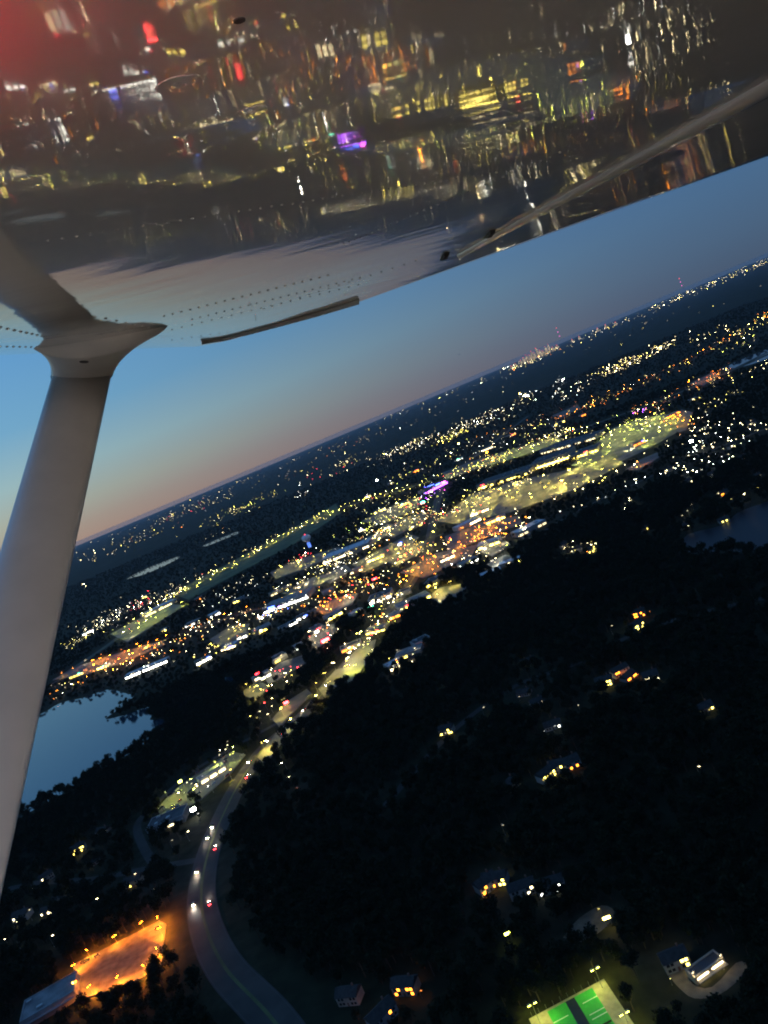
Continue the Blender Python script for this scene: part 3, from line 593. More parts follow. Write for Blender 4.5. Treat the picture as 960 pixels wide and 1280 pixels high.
for i, (x, y, k, lit) in enumerate(HOUSES):
    p = gp(x, y); p.z = 0; o = empty('house', p, random.uniform(-.7, .7)); house_parts(o, random.uniform(12, 17), random.uniform(8, 10), random.choice((3.2, 5.8, 5.8)), lit * .55, k)
    if y > 1080 and x < 300: zn = 'in the wood above the orange yard'
    elif y > 1000: zn = 'in the wood at the bottom' if x < 800 else 'beside the low lit building'
    elif y > 740: zn = 'in the wood right of the main road'
    else: zn = 'on the dark streets right of the mall'
    lb = '%s lit gabled house %s' % (CN[k], zn)
    tag(o, lb, 'house', lb.replace('house', 'houses')); keep(disc(p.x, p.y, 15))
    # porch lamp on its post beside the house
    if lit > .45:
        q = p + Vector((random.uniform(-9, 9), -10, 0)); s = link('porch_lamp', lamp_mesh('street', k, 80 if y > 1080 else 45), None, q); s.scale = (.55,) * 3; s.rotation_euler = (0, 0, random.uniform(0, 6))
        tag(s, '%s porch lamp of house %s' % (CN[k], zn), 'lamp', '%s porch lamps %s' % (CN[k], zn)); TREECLEAR.append((q.x, q.y))

# ------------------------------------------------------------------ floodlit courts at the bottom edge
cc = [gp(*q) for q in ((662, 1290), (702, 1254), (736, 1238), (760, 1300), (740, 1330), (690, 1345))]
O = gp(712, 1250); ex = (gp(733, 1240) - gp(692, 1262)); ex.z = 0; ex.normalize(); ey = Vector((ex.y, -ex.x, 0))
apron = [O + ex * a + ey * b for a, b in ((-22, -1.5), (20, -1.5), (20, 62), (-22, 62))]
slab('paved_apron', apron, .12, mat('concrete_apron', (.3, .27, .2), .9, noise_amt=.2, noise_scale=.3)); keep(apron)
crt = empty('tennis_courts', O, math.atan2(ex.y, ex.x)); tag(crt, 'floodlit bright green courts with dark strip and white lines', 'sports court')
SAND_NET = mat('court_net', (.03, .03, .03), .9); GREEN = mat('green_court', (.03, .42, .06), .7, noise_amt=.1, noise_scale=.5); NAVY = mat('dark_court_strip', (.015, .03, .05), .8)
for a in (-7.4, 7.6): box('court_surface', crt, (a, -24, .12), (10, 48, .08), GREEN)
box('court_surface', crt, (.1, -24, .12), (5.2, 48, .06), NAVY)['label'] = 'dark strip between green courts'
for a, ys_ in ((-8.2, (-8, -20, -32)), (8.6, (-6, -14, -17, -30))):
    for yy in ys_: box('court_line', crt, (a, yy, .2), (8, .5, .02), PAINT)
for a in (-7.4, 7.6): box('net', crt, (a, -23, .2), (9, .06, 1.0), SAND_NET); box('net_post', crt, (a - 4.6, -23, .2), (.12, .12, 1.1), POLE); box('net_post', crt, (a + 4.6, -23, .2), (.12, .12, 1.1), POLE)
for xx in range(-20, 20, 4): box('fence_post', crt, (xx, 1.2, .12), (.12, .12, 3.2), POLE)
for i, (a, b) in enumerate(((-18, 4), (17, 3), (-18, 34), (17, 34))):
    q = O + ex * a + ey * b; o = link('court_lamp', lamp_mesh('lot', 'g', 300, .06), None, (q.x, q.y, .12)); o.rotation_euler = (0, 0, math.atan2(ex.y, ex.x))
    tag(o, 'greenish floodlight post at the edge of the green courts', 'lamp post', 'lamp posts round the green courts'); TREECLEAR.append((q.x, q.y))
# sandy and paved patches in the wood
SAND = mat('bare_sand', (.17, .13, .085), .95, noise_amt=.3, noise_scale=.2)
for q in ([(704, 1172), (724, 1148), (752, 1132), (768, 1140), (756, 1160), (726, 1178)], [(836, 1220), (848, 1206), (858, 1214), (866, 1230), (890, 1234), (920, 1204), (934, 1206), (926, 1222), (898, 1244), (868, 1248), (850, 1236)]):
    sm = spline(pt(q) + [gp(*q[0])], 3)[:-1]; slab('yard', sm, .1 + .01 * random.random(), SAND); keep(sm)
for (x, y, k, s) in ((756, 1150, 'y', 45), (842, 1208, 'w', 80), (872, 1226, 'w', 80), (905, 1212, 'w', 80)):
    q = gp(x, y); o = link('yard_lamp', lamp_mesh('street', k, s), None, q); o.rotation_euler = (0, 0, random.uniform(0, 6)); o.scale = (.7,) * 3
    tag(o, '%s lamp over a bare sandy yard in the dark wood' % CN[k], 'lamp', '%s lamps over the sandy yards' % CN[k]); TREECLEAR.append((q.x, q.y))

# ------------------------------------------------------------------ cars
def car_meshes(color):
    m = MB(); pm = mat('car_paint_%d' % int(color[0] * 1000), color, .25, .3, coat=.6)
    prof = [(-2.3, .45), (-2.35, .8), (-2.1, .98), (-1.2, 1.02), (1.05, .98), (2.1, .85), (2.3, .6), (2.25, .4)]
    for sy in (-.9, .9):
        for (x, z) in prof: m.v.append((x, sy, z))
    n = len(prof); m.f = [tuple(range(n)), tuple(range(2 * n - 1, n - 1, -1))] + [(i + 1, i, i + n, i + 1 + n) for i in range(n - 1)] + [(0, n - 1, 2 * n - 1, n)]; m.i = [0] * len(m.f)
    body = m.mesh('car_body', [pm])
    m = MB(); a = [(-1.9, .98), (-1.2, 1.45), (.35, 1.45), (1.1, .98)]
    for sy, ins in ((-.85, .12), (.85, -.12)):
        for (x, z) in a: m.v.append((x, sy + (ins if z > 1.2 else 0), z))
    m.f = [(0, 1, 2, 3), (7, 6, 5, 4), (1, 0, 4, 5), (2, 1, 5, 6), (3, 2, 6, 7)]; m.i = [1, 1, 1, 0, 1]
    return body, m.mesh('car_cabin', [pm, GLASSD])
m = MB(); TYRE = mat('tyre', (.02, .02, .02), .9); m.tube((0, -.12, 0), (0, .12, 0), .34, .34, 0, 12); WHEEL = m.mesh('wheel', [TYRE])
CARS = [car_meshes(c) for c in ((.5, .5, .52), (.03, .03, .035), (.25, .03, .03), (.05, .08, .16))]
def nearest(line, p):
    i = min(range(len(line) - 1), key=lambda k: (line[k] - p).length); return line[i], (line[i + 1] - line[max(0, i - 1)]).normalized()
def car(p, rz, k, label, group=None, lights=True, z=.46, beam=0):
    o = empty('car', (p.x, p.y, z), rz); tag(o, label, 'car', group); o.scale = (1.15,) * 3
    link('body', CARS[k][0], o); link('cabin', CARS[k][1], o)
    for x in (-1.4, 1.4):
        for y in (-.82, .82): link('wheel', WHEEL, o, (x, y, .34))
    for y in (-.62, .62):
        box('headlight', o, (2.2, y, .55), (.22, .5, .3), emat('w', 300) if lights else GLASSD); box('taillight', o, (-2.3, y, .46), (.2, .5, .3), emat('r', 60 if lights else .5))
    if beam:
        ld = bpy.data.lights.new('beam', 'SPOT'); ld.energy = beam; ld.spot_size = 1.1; ld.spot_blend = .7; ld.color = (1, .93, .8); ld.shadow_soft_size = .15
        lo = bpy.data.objects.new('beam', ld); COL.objects.link(lo); lo.parent = o; lo.location = (2.5, 0, .8); lo.rotation_euler = (math.radians(78), 0, math.radians(-90))
k = 0
for (x, y, to, nm) in ((249, 1128, 1, 'lowest'), (277, 1122, 0, 'lowest'), (252, 1088, 1, 'second lowest'), (281, 1056, 0, 'second lowest'), (264, 1046, 1, 'third lowest'), (273, 1031, 1, 'fourth lowest'), (318, 969, 0, 'third lowest'), (311, 929, 1, 'sixth lowest'), (304, 955, 1, 'fifth lowest'),
                    (352, 918, 0, 'fourth lowest'), (372, 890, 1, 'seventh lowest'), (410, 862, 0, 'fifth lowest'), (404, 858, 1, 'eighth lowest'), (440, 832, 0, 'sixth lowest'), (440, 812, 1, 'ninth lowest'), (470, 792, 0, 'seventh lowest'), (468, 778, 1, 'tenth lowest')):
    c, tv = nearest(MAIN, gp(x, y)); nv = Vector((-tv.y, tv.x, 0)); tv.z = 0
    p = c + tv * ((gp(x, y) - c).dot(tv)) + nv * (6.5 if to else -6.5); dr = -tv if to else tv
    car(p, math.atan2(dr.y, dr.x), k % 4, '%s of the cars %s on the dark main road' % (nm, 'with white headlights coming nearer' if to else 'with red tail lights driving away'), 'cars on the main road', True, .46, 26000 if y > 1020 else 12000); k += 1
for (line, n, lab) in ((HWY, 22, 'the lit highway'), (RD4, 10, 'the far orange road')):
    for i in range(n):
        j = random.randrange(6, len(line) - 14); tv = (line[j + 1] - line[j]).normalized(); nv = Vector((-tv.y, tv.x, 0)); to = random.random() < .5
        p = line[j].lerp(line[j + 1], random.random()) + nv * (8 if to else -8); dr = -tv if to else tv
        car(p, math.atan2(dr.y, dr.x), k % 4, 'small far car with lights on along %s' % lab, 'cars on %s' % lab, True, .62 if line is HWY else .88); k += 1
for i in range(60):
    poly = LOTS[7] if i < 34 else LOTS[8 if i < 38 else 0]; xs = [p.x for p in poly]; ys = [p.y for p in poly]
    for tr in range(50):
        x, y = random.uniform(min(xs), max(xs)), random.uniform(min(ys), max(ys))
        if inside(x, y, poly): break
    zn = 'the car dealer yard' if i < 34 else ('the orange yard' if i < 38 else 'the long mall car park')
    car(Vector((x, y, 0)), .4 + (math.pi if random.random() < .5 else 0), k % 4, '%s unlit parked car standing in %s' % (['silver', 'black', 'dark red', 'dark blue'][k % 4], zn), 'cars parked in %s' % zn, False, 1.02); k += 1

# ------------------------------------------------------------------ woodland
def raster(BX0, BX1, BY0, BY1, cs):
    W_, H_ = int((BX1 - BX0) / cs), int((BY1 - BY0) / cs); M = np.zeros((H_, W_), bool)
    for poly in BLOCK:
        x0, y0 = poly.min(0); x1, y1 = poly.max(0)
        i0, i1 = max(0, int((x0 - BX0) / cs)), min(W_, int((x1 - BX0) / cs) + 2); j0, j1 = max(0, int((y0 - BY0) / cs)), min(H_, int((y1 - BY0) / cs) + 2)
        if i0 >= i1 or j0 >= j1: continue
        gx, gy = np.meshgrid(BX0 + (np.arange(i0, i1) + .5) * cs, BY0 + (np.arange(j0, j1) + .5) * cs); c = np.zeros(gx.shape, bool); n = len(poly); j = n - 1
        for i in range(n):
            (ax, ay), (bx, by) = poly[i], poly[j]
            if ay != by: c ^= ((ay > gy) != (by > gy)) & (gx < (bx - ax) * (gy - ay) / (by - ay) + ax)
            j = i
        M[j0:j1, i0:i1] |= c
    for (x, y) in TREECLEAR:
        i, j = int((x - BX0) / cs), int((y - BY0) / cs); r = 2
        if 0 <= i < W_ and 0 <= j < H_: M[max(0, j - r - 1):j + r, max(0, i - r):i + r + 1] = True
    return M
BX0, BX1, BY0, BY1, CS = -2600, 3200, 60, 6000, 5.0
MASK = raster(BX0, BX1, BY0, BY1, CS)
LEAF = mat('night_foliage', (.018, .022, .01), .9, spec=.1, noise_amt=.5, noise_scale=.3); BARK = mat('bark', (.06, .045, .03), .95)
rng = np.random.default_rng(5)
def tree_mesh(nm, seed, h, r, leaves):
    rs = random.Random(seed); m = MB(); m.tube((0, 0, -.3), (0, 0, h * .5), .32, .16, 1, 6)
    for i in range(4):
        a = rs.uniform(0, 6.28); m.tube((0, 0, h * (.3 + .06 * i)), (math.cos(a) * r * .6, math.sin(a) * r * .6, h * (.55 + .07 * i)), .12, .05, 1, 4)
    lobes = [(rs.uniform(-.5, .5) * r, rs.uniform(-.5, .5) * r, h * rs.uniform(.5, .85), r * rs.uniform(.4, .65)) for _ in range(8)]
    for i in range(leaves):
        lx, ly, lz, lr = rs.choice(lobes); v = Vector((rs.gauss(0, 1), rs.gauss(0, 1), rs.gauss(0, 1))).normalized() * lr * rs.uniform(.55, 1.05)
        c = Vector((lx, ly, lz)) + v; s = rs.uniform(.45, .95); a = Vector((rs.gauss(0, 1), rs.gauss(0, 1), rs.gauss(0, 1))).normalized(); p_ = a.orthogonal().normalized(); q_ = a.cross(p_); n0 = len(m.v)
        m.v += [tuple(c + p_ * s), tuple(c + q_ * s * .6), tuple(c - p_ * s), tuple(c - q_ * s * .6)]; m.f.append((n0, n0 + 1, n0 + 2, n0 + 3)); m.i.append(0)
    return m.mesh(nm, [LEAF, BARK])
tc_ = bpy.data.collections.new('tree_kinds')
for i, (h, r, n) in enumerate(((15, 5, 420), (12, 4.6, 360), (18, 4.6, 420), (9, 3.6, 260))):
    tc_.objects.link(bpy.data.objects.new('tree_kind_%d' % i, tree_mesh('tree_kind', i, h, r, n)))
px_, sz_ = [], []
def scatter(n, x0, x1, y0, y1, s0, s1, fn):
    X = rng.uniform(x0, x1, n); Y = rng.uniform(y0, y1, n); ok = ~MASK[((Y - BY0) / CS).astype(int), ((X - BX0) / CS).astype(int)] & fn(X, Y, n)
    for x, y in zip(X[ok], Y[ok]): px_.append((x, y, 0)); sz_.append(random.uniform(s0, s1))
vis = lambda X, Y, mar: (np.abs(X) < Y * .62 + mar)
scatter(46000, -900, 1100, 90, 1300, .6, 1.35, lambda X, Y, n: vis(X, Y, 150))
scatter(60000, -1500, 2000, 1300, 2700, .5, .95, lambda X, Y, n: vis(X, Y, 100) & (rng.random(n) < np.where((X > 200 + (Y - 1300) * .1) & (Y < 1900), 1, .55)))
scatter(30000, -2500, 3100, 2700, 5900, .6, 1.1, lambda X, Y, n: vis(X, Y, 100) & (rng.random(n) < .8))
print('trees', len(px_))
fm = bpy.data.meshes.new('forest'); fm.from_pydata(px_, [], [])
at = fm.attributes.new('size', 'FLOAT', 'POINT'); at.data.foreach_set('value', sz_)
at = fm.attributes.new('turn', 'FLOAT', 'POINT'); at.data.foreach_set('value', [random.uniform(0, 6.28) for _ in px_])
at = fm.attributes.new('pick', 'INT', 'POINT'); at.data.foreach_set('value', [random.randrange(4) for _ in px_])
fo = tag(link('forest', fm), 'dark woodland of leafy trees reaching from the bottom edge to the town', 'woodland', kind='stuff')
ng = bpy.data.node_groups.new('forest_nodes', 'GeometryNodeTree')
ng.interface.new_socket('Geometry', in_out='INPUT', socket_type='NodeSocketGeometry'); ng.interface.new_socket('Geometry', in_out='OUTPUT', socket_type='NodeSocketGeometry')
gi, go = ng.nodes.new('NodeGroupInput'), ng.nodes.new('NodeGroupOutput'); ip = ng.nodes.new('GeometryNodeInstanceOnPoints'); ci = ng.nodes.new('GeometryNodeCollectionInfo')
ci.inputs['Collection'].default_value = tc_; ci.inputs['Separate Children'].default_value = True; ci.inputs['Reset Children'].default_value = True
def attr(nm, ty):
    n = ng.nodes.new('GeometryNodeInputNamedAttribute'); n.data_type = ty; n.inputs['Name'].default_value = nm; return [o for o in n.outputs if o.enabled][0]
cx3 = ng.nodes.new('ShaderNodeCombineXYZ'); ng.links.new(attr('turn', 'FLOAT'), cx3.inputs[2])
ng.links.new(gi.outputs[0], ip.inputs['Points']); ng.links.new(ci.outputs[0], ip.inputs['Instance']); ip.inputs['Pick Instance'].default_value = True
ng.links.new(attr('pick', 'INT'), ip.inputs['Instance Index']); ng.links.new(cx3.outputs[0], ip.inputs['Rotation']); ng.links.new(attr('size', 'FLOAT'), ip.inputs['Scale'])
ng.links.new(ip.outputs[0], go.inputs[0]); fo.modifiers.new('trees', 'NODES').node_group = ng

# ------------------------------------------------------------------ the aircraft: wing, flap, aileron and strut
NW = Vector((-.245, .943, .226)).normalized(); HW = .105      # wing normal and its height above the lens, in the lens frame
def wp(px, py, h=HW):
    d_ = Vector((px - 480, 640 - py, -F)); return d_ * (h / NW.dot(d_))
def W(v): return CAM @ v
def Wd(v): return (CAM.to_3x3() @ v)
skin = bpy.data.materials.new('glossy_wing_paint'); skin.use_nodes = True; t = skin.node_tree; b = t.nodes['Principled BSDF']
b.inputs['Base Color'].default_value = (.72, .69, .64, 1); b.inputs['Roughness'].default_value = .45; b.inputs['Coat Weight'].default_value = 1; b.inputs['Coat Roughness'].default_value = .042; b.inputs['Coat IOR'].default_value = 1.55
tcn = t.nodes.new('ShaderNodeTexCoord')
def dotn(v):
    n = t.nodes.new('ShaderNodeVectorMath'); n.operation = 'DOT_PRODUCT'; n.inputs[1].default_value = v; t.links.new(tcn.outputs['Object'], n.inputs[0]); return n.outputs['Value']
SP = Wd((wp(240, 433, .140) - wp(0, 440, .178)).normalized()); SP = (SP - Wd(NW) * SP.dot(Wd(NW))).normalized(); CH = SP.cross(Wd(NW)).normalized()
def ripple(ks, kc, amp, detail, prev=None):
    cb = t.nodes.new('ShaderNodeCombineXYZ'); t.links.new(mth('MULTIPLY', dotn(SP), ks, t), cb.inputs[0]); t.links.new(mth('MULTIPLY', dotn(CH), kc, t), cb.inputs[1])
    n = t.nodes.new('ShaderNodeTexNoise'); n.inputs['Scale'].default_value = 1; n.inputs['Detail'].default_value = detail; t.links.new(cb.outputs[0], n.inputs['Vector'])
    q = t.nodes.new('ShaderNodeBump'); q.inputs['Strength'].default_value = 1; q.inputs['Distance'].default_value = amp; t.links.new(n.outputs['Fac'], q.inputs['Height'])
    if prev: t.links.new(prev, q.inputs['Normal'])
    return q.outputs[0]
nrm = ripple(6, 5, .0003, 2); nrm = ripple(13, 3, .0004, 2, nrm); nrm = ripple(44, 16, .00005, 1, nrm)
t.links.new(nrm, b.inputs['Coat Normal'])
dirt = t.nodes.new('ShaderNodeTexNoise'); dirt.inputs['Scale'].default_value = 4; dirt.inputs['Detail'].default_value = 8; t.links.new(tcn.outputs['Object'], dirt.inputs['Vector'])
t.links.new(ramp(t, dirt.outputs['Fac'], [(.35, (.022,) * 3 + (1,)), (.65, (.045,) * 3 + (1,))]), b.inputs['Coat Roughness'])
t.links.new(ramp(t, dirt.outputs['Fac'], [(.35, (.76, .71, .64, 1)), (.6, (.9, .85, .78, 1))]), b.inputs['Base Color'])
STRUTM = mat('strut_paint', (.76, .72, .67), .38, noise_amt=.05, noise_scale=14); SEAL = mat('dark_seam', (.06, .055, .05), .7); SEAM = mat('panel_seam', (.4, .37, .33), .6); RIVM = mat('rivet_paint', (.6, .57, .53), .5); BLACK = mat('black_screw', (.03, .03, .03), .6)

LE = [wp(0, 440, .178), wp(240, 433, .140)]; TE_A, TE_B, TE_C = wp(960, 195, .090), wp(450, 377, .096), wp(288, 425, .110)
root_le = LE[0] + (LE[0] - LE[1]) * .95; root_te = TE_A + (TE_A - TE_B) * 1.0
air = empty('light_aircraft', W((root_le + root_te) / 2)); tag(air, 'white high wing light aircraft, its glossy underside and strut mirroring the city lights', 'aircraft')
bpy.context.view_layer.update(); AINV = Matrix.Translation(-air.location)
def part(name, vs, fs, mats, smooth=False, idx=None, parent=None):
    return link(name, mesh(name, [AINV @ W(Vector(v)) for v in vs], fs, mats, idx, smooth), parent or air)
NU, NV = 150, 64
def le(u): return root_le.lerp(LE[1], u)
tl = [(root_te, 0), (TE_A, .42), (TE_B, .82), (TE_C, .97), (LE[1].lerp(TE_C, .35), 1.0)]
def te(u):
    for (a, ua), (b_, ub) in zip(tl, tl[1:]):
        if u <= ub: return a.lerp(b_, (u - ua) / (ub - ua))
    return tl[-1][0]
vs, fs = [], []
for i in range(NU + 1):
    u = i / NU; a, b_ = le(u), te(u); ch = (b_ - a).length
    for j in range(NV + 1):
        v = j / NV; p = a.lerp(b_, v); base = p - NW * (NW.dot(p) - HW)
        edge = min(v * ch, (1 - u) * 3.0 + .02)
        k = max(0.0, 1 - v * ch / .78); kc = max(0.0, 1 - edge / .1); hgt = HW + (NW.dot(a) - HW) * (.85 * k * k + .15 * (1 - math.sqrt(max(0, 1 - kc * kc))))
        k2 = max(0.0, (v - .72) / .28); hgt = hgt * (1 - k2 ** 1.5) + NW.dot(b_) * k2 ** 1.5 if v > .72 else hgt
        w_ = noise.noise(Vector((u * 9.0, v * 5.5, 3.1))) * .0006 + noise.noise(Vector((u * 26, v * 9, 7.7))) * .00012
        vs.append(base + NW * (hgt - HW + w_ * min(1, edge / .1)))
nb = len(vs)
for i in range(NU + 1):                    # upper surface
    u = i / NU; a, b_ = le(u), te(u)
    for j in range(NV + 1):
        v = j / NV; low = vs[i * (NV + 1) + j]; vs.append(low + NW * (.004 + .19 * (1 - u * .4) * max(0, 1 - (2 * v ** .6 - 1) ** 2) ** .5 * (v < 1) * (v > 0)))
ix = lambda i, j, o=0: o + i * (NV + 1) + j
for i in range(NU):
    for j in range(NV):
        fs.append((ix(i, j), ix(i + 1, j), ix(i + 1, j + 1), ix(i, j + 1))); fs.append((ix(i, j, nb), ix(i, j + 1, nb), ix(i + 1, j + 1, nb), ix(i + 1, j, nb)))
    fs.append((ix(i, 0), ix(i, 0, nb), ix(i + 1, 0, nb), ix(i + 1, 0))); fs.append((ix(i, NV), ix(i + 1, NV), ix(i + 1, NV, nb), ix(i, NV, nb)))
for j in range(NV):
    fs.append((ix(NU, j), ix(NU, j + 1), ix(NU, j + 1, nb), ix(NU, j, nb))); fs.append((ix(0, j), ix(0, j, nb), ix(0, j + 1, nb), ix(0, j + 1)))
wing = part('wing', vs, fs, [skin], True)
wing.data.polygons.foreach_set('use_smooth', [True] * len(fs))
bvh = BVHTree.FromPolygons(vs, fs)
def onw(px, py, lift=0.0):
    d_ = Vector((px - 480, 640 - py, -F)).normalized(); h = bvh.ray_cast(Vector((0, 0, 0)), d_)
    return (h[0] - NW * lift) if h[0] else None
def strip(name, pxs, w0, w1, lift, m, rnd=False, parent=None, n=5):
    """a raised bead lying under the wing along photo positions"""
    P = [p for p in (onw(*q) for q in pxs) if p]; P = spline(P, 6); vs_, fs_ = [], []
    for i, p in enumerate(P):
        tv = (P[min(i + 1, len(P) - 1)] - P[max(i - 1, 0)]).normalized(); sd = tv.cross(NW).normalized(); w_ = w0 + (w1 - w0) * i / (len(P) - 1)
        for k_ in range(n):
            a = math.pi * k_ / (n - 1); vs_.append(p + sd * math.cos(a) * w_ / 2 - NW * (math.sin(a) * lift - .0004))
        if i: fs_ += [((i - 1) * n + k_, (i - 1) * n + k_ + 1, i * n + k_ + 1, i * n + k_) for k_ in range(n - 1)]
    return part(name, vs_, fs_, [m], True, None, parent)
lnp = lambda a, b, n=9: [(a[0] + (b[0] - a[0]) * q / n, a[1] + (b[1] - a[1]) * q / n) for q in range(n + 1)]
strip('trailing_fairing', lnp((1120, 20), (575, 318)), .042, .014, .008, skin, n=9)
strip('flap_seam', lnp((1100, 12), (500, 346)), .0016, .0016, .0003, SEAM)
strip('panel_seam', [(0, 418), (60, 428), (100, 430)], .0018, .0018, .0003, SEAM); strip('panel_seam', [(190, 420), (240, 421), (278, 424)], .0018, .0018, .0003, SEAM)
strip('panel_seam', [(300, 352), (308, 372), (319, 392), (320, 412)], .0018, .0018, .0003, SEAM); strip('panel_seam', [(454, 334), (440, 350), (420, 370), (378, 388)], .0018, .0018, .0003, SEAM)

# rivets
rv, rf = [], []
def rivet(p, r):
    n0 = len(rv); e1 = NW.orthogonal().normalized(); e2 = NW.cross(e1)
    for k_ in range(6): a = k_ * math.pi / 3; rv.append(p + (e1 * math.cos(a) + e2 * math.sin(a)) * r)
    rv.append(p - NW * r * .55)
    for k_ in range(6): rf.append((n0 + k_, n0 + (k_ + 1) % 6, n0 + 6))
def rrow(a, b, n, r=.0035):
    A, B = onw(*a), onw(*b)
    if not A or not B: return
    for i in range(n):
        q = A.lerp(B, i / (n - 1)); dq = q.normalized(); h = bvh.ray_cast(Vector((0, 0, 0)), dq)
        if h[0]: rivet(h[0] - NW * .0002, r)
rrow((0, 409), (58, 421), 9, .003); rrow((0, 433), (52, 434), 8, .003); rrow((132, 398), (200, 412), 8, .003); rrow((205, 395), (410, 344), 20, .0026); rrow((240, 399), (450, 347), 22, .0026); rrow((215, 412), (448, 356), 20, .0026); rrow((215, 425), (285, 415), 7, .0026)
rrow((330, 386), (520, 326), 16, .0024); rrow((600, 300), (800, 196), 22, .0016); rrow((430, 305), (700, 190), 30, .0016); rrow((60, 300), (620, 215), 44, .0014)
part('rivets', rv, rf, [RIVM])['kind'] = 'stuff'
def discp(name, px, r, m, thick=.002):
    c = onw(*px); e1 = NW.orthogonal().normalized(); e2 = NW.cross(e1); n = 18; vs_ = []
    for rr, l in ((r, -.0003), (r * .93, thick), (r * .3, thick * .8), (r * .22, thick * .2)):
        for k_ in range(n): a = 2 * math.pi * k_ / n; vs_.append(c + (e1 * math.cos(a) + e2 * math.sin(a)) * rr - NW * l)
    fs_ = [(q * n + k_, q * n + (k_ + 1) % n, (q + 1) * n + (k_ + 1) % n, (q + 1) * n + k_) for q in range(3) for k_ in range(n)] + [tuple(3 * n + k_ for k_ in range(n))]
    return part(name, vs_, fs_, [m], False)
discp('inspection_cover', (225, 106), .010, skin, .00025); discp('inspection_cover', (314, 140), .008, skin, .00025); discp('drain_screw', (299, 25), .0022, SEAL, .0004)
def tab(name, px, ln, w_, hh, m):
    c = onw(*px); tv = (LE[1] - root_le).normalized(); sd = tv.cross(NW).normalized(); vs_ = []
    for a, b_, h in ((-.5, -.5, -.001), (.5, -.5, -.001), (.5, .5, -.001), (-.5, .5, -.001), (-.3, -.4, hh), (.15, -.4, hh), (.15, .4, hh), (-.3, .4, hh)): vs_.append(c + tv * a * ln + sd * b_ * w_ - NW * h)
    return part(name, vs_, [(0, 1, 5, 4), (1, 2, 6, 5), (2, 3, 7, 6), (3, 0, 4, 7), (4, 5, 6, 7)], [m])
tab('hinge_bracket', (612, 292), .11, .010, .005, SEAL); tab('hinge_bracket', (556, 320), .16, .012, .005, SEAL); 
# drooped aileron hanging under the trailing edge
vs_, fs_ = [], []; pxs = [(449, 376, 380.5), (400, 391, 395), (350, 405, 408.5), (310, 416, 419), (280, 424, 426), (252, 430, 431)]
for i, (x, ya, yb) in enumerate(pxs):
    a = onw(x, ya - 2) or wp(x, ya - 2, .1)
    top = wp(x, ya, .097 + .014 * (449 - x) / 160); lowp = top.length * Vector((x - 480, 640 - yb, -F)).normalized() * .985
    vs_ += [a - NW * .002, lowp, top.length * Vector((x - 480, 640 - ya + 3, -F)).normalized()]
    if i: k_ = 3 * i; fs_ += [(k_ - 3, k_ - 2, k_ + 1, k_), (k_ - 2, k_ - 1, k_ + 2, k_ + 1), (k_ - 1, k_ - 3, k_, k_ + 2)]
fs_ += [(0, 2, 1), (15, 16, 17)]
part('aileron', vs_, fs_, [mat('aileron_paint', (.8, .74, .66), .4, noise_amt=.1, noise_scale=8)])
# strut
top = Vector((-.705, .318, -1.80)); low = Vector((-.595, -.419, -1.12)); ax = (low - top); bot = low + ax * .9; axn = ax.normalized()
cho = Vector((1, .12, -.05)); cho = (cho - axn * cho.dot(axn)).normalized(); thk = axn.cross(cho).normalized()
def ring(c, w_, t_, sh=0.0, n=28):
    out = []
    for k_ in range(n):
        a = 2 * math.pi * k_ / n; x = math.cos(a); y = math.sin(a) * (1 - .28 * math.cos(a)); out.append(c + cho * (x * w_ / 2 + sh) + thk * y * t_ / 2)
    return out
def loft(name, rings, m, cap=True, parent=None):
    n = len(rings[0]); vs_ = [p for r in rings for p in r]; fs_ = []
    for i in range(len(rings) - 1): fs_ += [(i * n + k_, i * n + (k_ + 1) % n, (i + 1) * n + (k_ + 1) % n, (i + 1) * n + k_) for k_ in range(n)]
    if cap: fs_ += [tuple(range(n))[::-1], tuple((len(rings) - 1) * n + k_ for k_ in range(n))]
    part(name, vs_, fs_, [m], True, None, parent); return vs_, fs_
loft('strut', [ring(top.lerp(bot, k_ / 10), .136, .062) for k_ in range(11)], STRUTM)
up = onw(120, 424) + NW * .02; print('attach', up)
fr = []
for k_ in range(9):
    s = k_ / 8; c = top.lerp(up, s) + cho * (.0); f = s ** 2.2
    fr.append(ring(c, .142 + .15 * f, .070 + .05 * f, .004 * f))
fv, ff = loft('strut_fairing', fr, STRUTM)
fair = [o for o in air.children if o.name.startswith('strut_fairing')][0]
loft('fairing_band', [ring(top + axn * .003, .1365, .0625), ring(top + axn * .003, .1425, .0705), ring(top - axn * .002, .1425, .0705), ring(top - axn * .002, .1365, .0625)], SEAL, False, fair)
fb = BVHTree.FromPolygons(fv, ff); dS = Vector((105 - 480, 640 - 452, -F)).normalized(); hS = fb.ray_cast(Vector((0, 0, 0)), dS)
if hS[0]:
    n_ = hS[1] if hS[1].dot(dS) < 0 else -hS[1]; e1 = n_.orthogonal().normalized(); e2 = n_.cross(e1); c = hS[0]; vs_ = []
    for rr, l in ((.0095, .0), (.0085, .0016), (.003, .0012)):
        for k_ in range(12): a = k_ * math.pi / 6; vs_.append(c + (e1 * math.cos(a) + e2 * math.sin(a)) * rr + n_ * l)
    part('screw', vs_, [(q * 12 + k_, q * 12 + (k_ + 1) % 12, q * 12 + 12 + (k_ + 1) % 12, q * 12 + 12 + k_) for q in range(2) for k_ in range(12)] + [tuple(24 + k_ for k_ in range(12))], [BLACK], False, None, fair)
# added unseen fill lamp behind the lens, brightening strut and wing underside
m = MB(); m.lathe([(0, -.02), (.03, -.014), (.04, 0), (.042, .01), (0, .012)], 0, 14); dl = Vector((.32, -.42, 1.5)); part('cabin_lamp', [dl + Vector(v) for v in m.v], m.f, [mat('cabin_lamp_lens', (.8, .75, .65), .4, emit=(1, .85, .72), strength=980)], True)
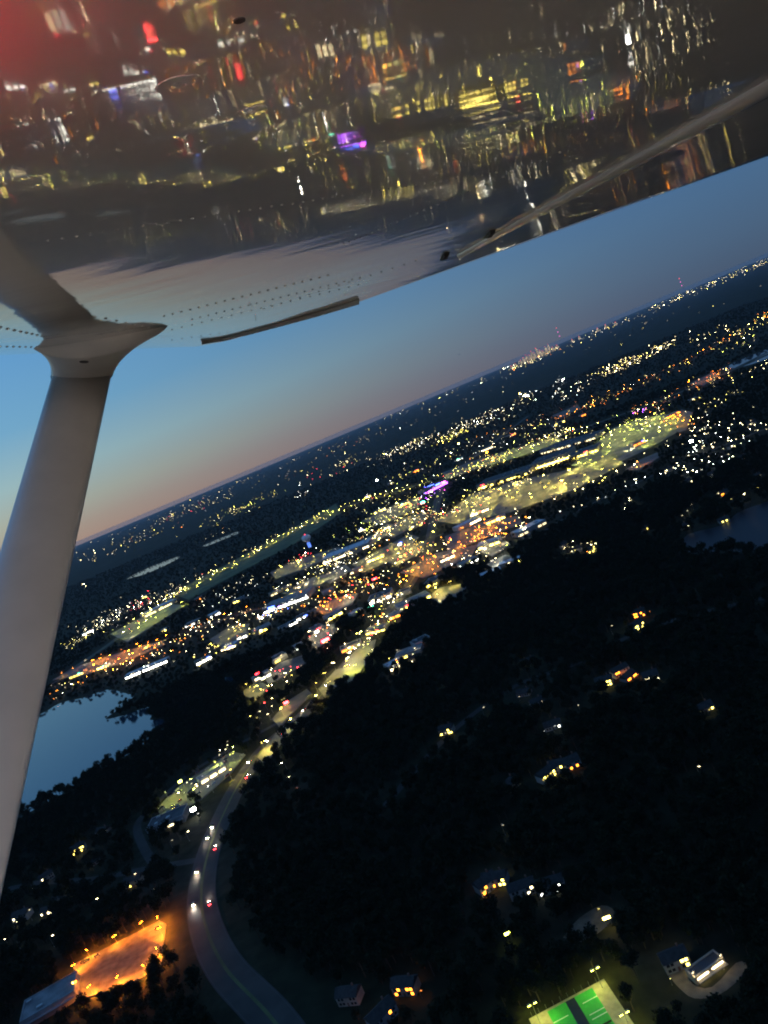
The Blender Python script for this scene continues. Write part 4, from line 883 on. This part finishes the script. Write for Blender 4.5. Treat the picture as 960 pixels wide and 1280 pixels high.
# added unseen red emitter and bracket, tinting the near wing corner red
lp = Vector((-.150, .100, -.190)); m = MB(); m.lathe([(.0, -.008), (.006, -.006), (.008, 0), (.006, .006), (0, .008)], 0, 12); vs_ = [lp + Vector(v) for v in m.v]
part('red_lamp', vs_, m.f, [mat('red_lamp_lens', (.5, .02, .02), .3, emit=(1, .02, .04), strength=75)], True)
m = MB(); m.tube(lp + NW * .006, lp + NW * .02, .004, .004, 0, 8); part('lamp_bracket', m.v, m.f, [BLACK])

# ------------------------------------------------------------------ evening air
HAZE = 1.2e-5
if HAZE:
    hm = bpy.data.materials.new('evening_haze'); hm.use_nodes = True; t = hm.node_tree; t.nodes.remove(t.nodes['Principled BSDF'])
    pv = t.nodes.new('ShaderNodeVolumePrincipled'); pv.inputs['Color'].default_value = (.85, .9, 1, 1); pv.inputs['Density'].default_value = HAZE; pv.inputs['Anisotropy'].default_value = .2
    t.links.new(pv.outputs[0], t.nodes['Material Output'].inputs['Volume'])
    g_ = G + 50; vz = (-1.0, 303.0)
    hv = [(x, y, z) for z in vz for y in (-g_, g_) for x in (-g_, g_)]
    tag(link('haze', mesh('haze', hv, [(0, 2, 3, 1), (4, 5, 7, 6), (0, 1, 5, 4), (2, 6, 7, 3), (0, 4, 6, 2), (1, 3, 7, 5)], [hm])), 'thin blue evening haze over the whole land', 'haze', kind='stuff')

# ------------------------------------------------------------------ tell look-alikes apart by their order in the picture
ORD = ['first', 'second', 'third', 'fourth', 'fifth', 'sixth', 'seventh', 'eighth', 'ninth', 'tenth', 'eleventh', 'twelfth', 'thirteenth', 'fourteenth', 'fifteenth', 'sixteenth', 'seventeenth', 'eighteenth', 'nineteenth', 'twentieth']
same = {}
for o in COL.objects:
    if o.parent is None and o.get('category') in ('house', 'building', 'car', 'lamp'): same.setdefault(o['label'], []).append(o)
for lb, os_ in same.items():
    if 1 < len(os_) <= len(ORD):
        os_.sort(key=lambda o: pxof(o.location.x, o.location.y)[0])
        for i, o in enumerate(os_):
            if len(lb.split()) <= 13: o['label'] = '%s, %s from left' % (lb, ORD[i])
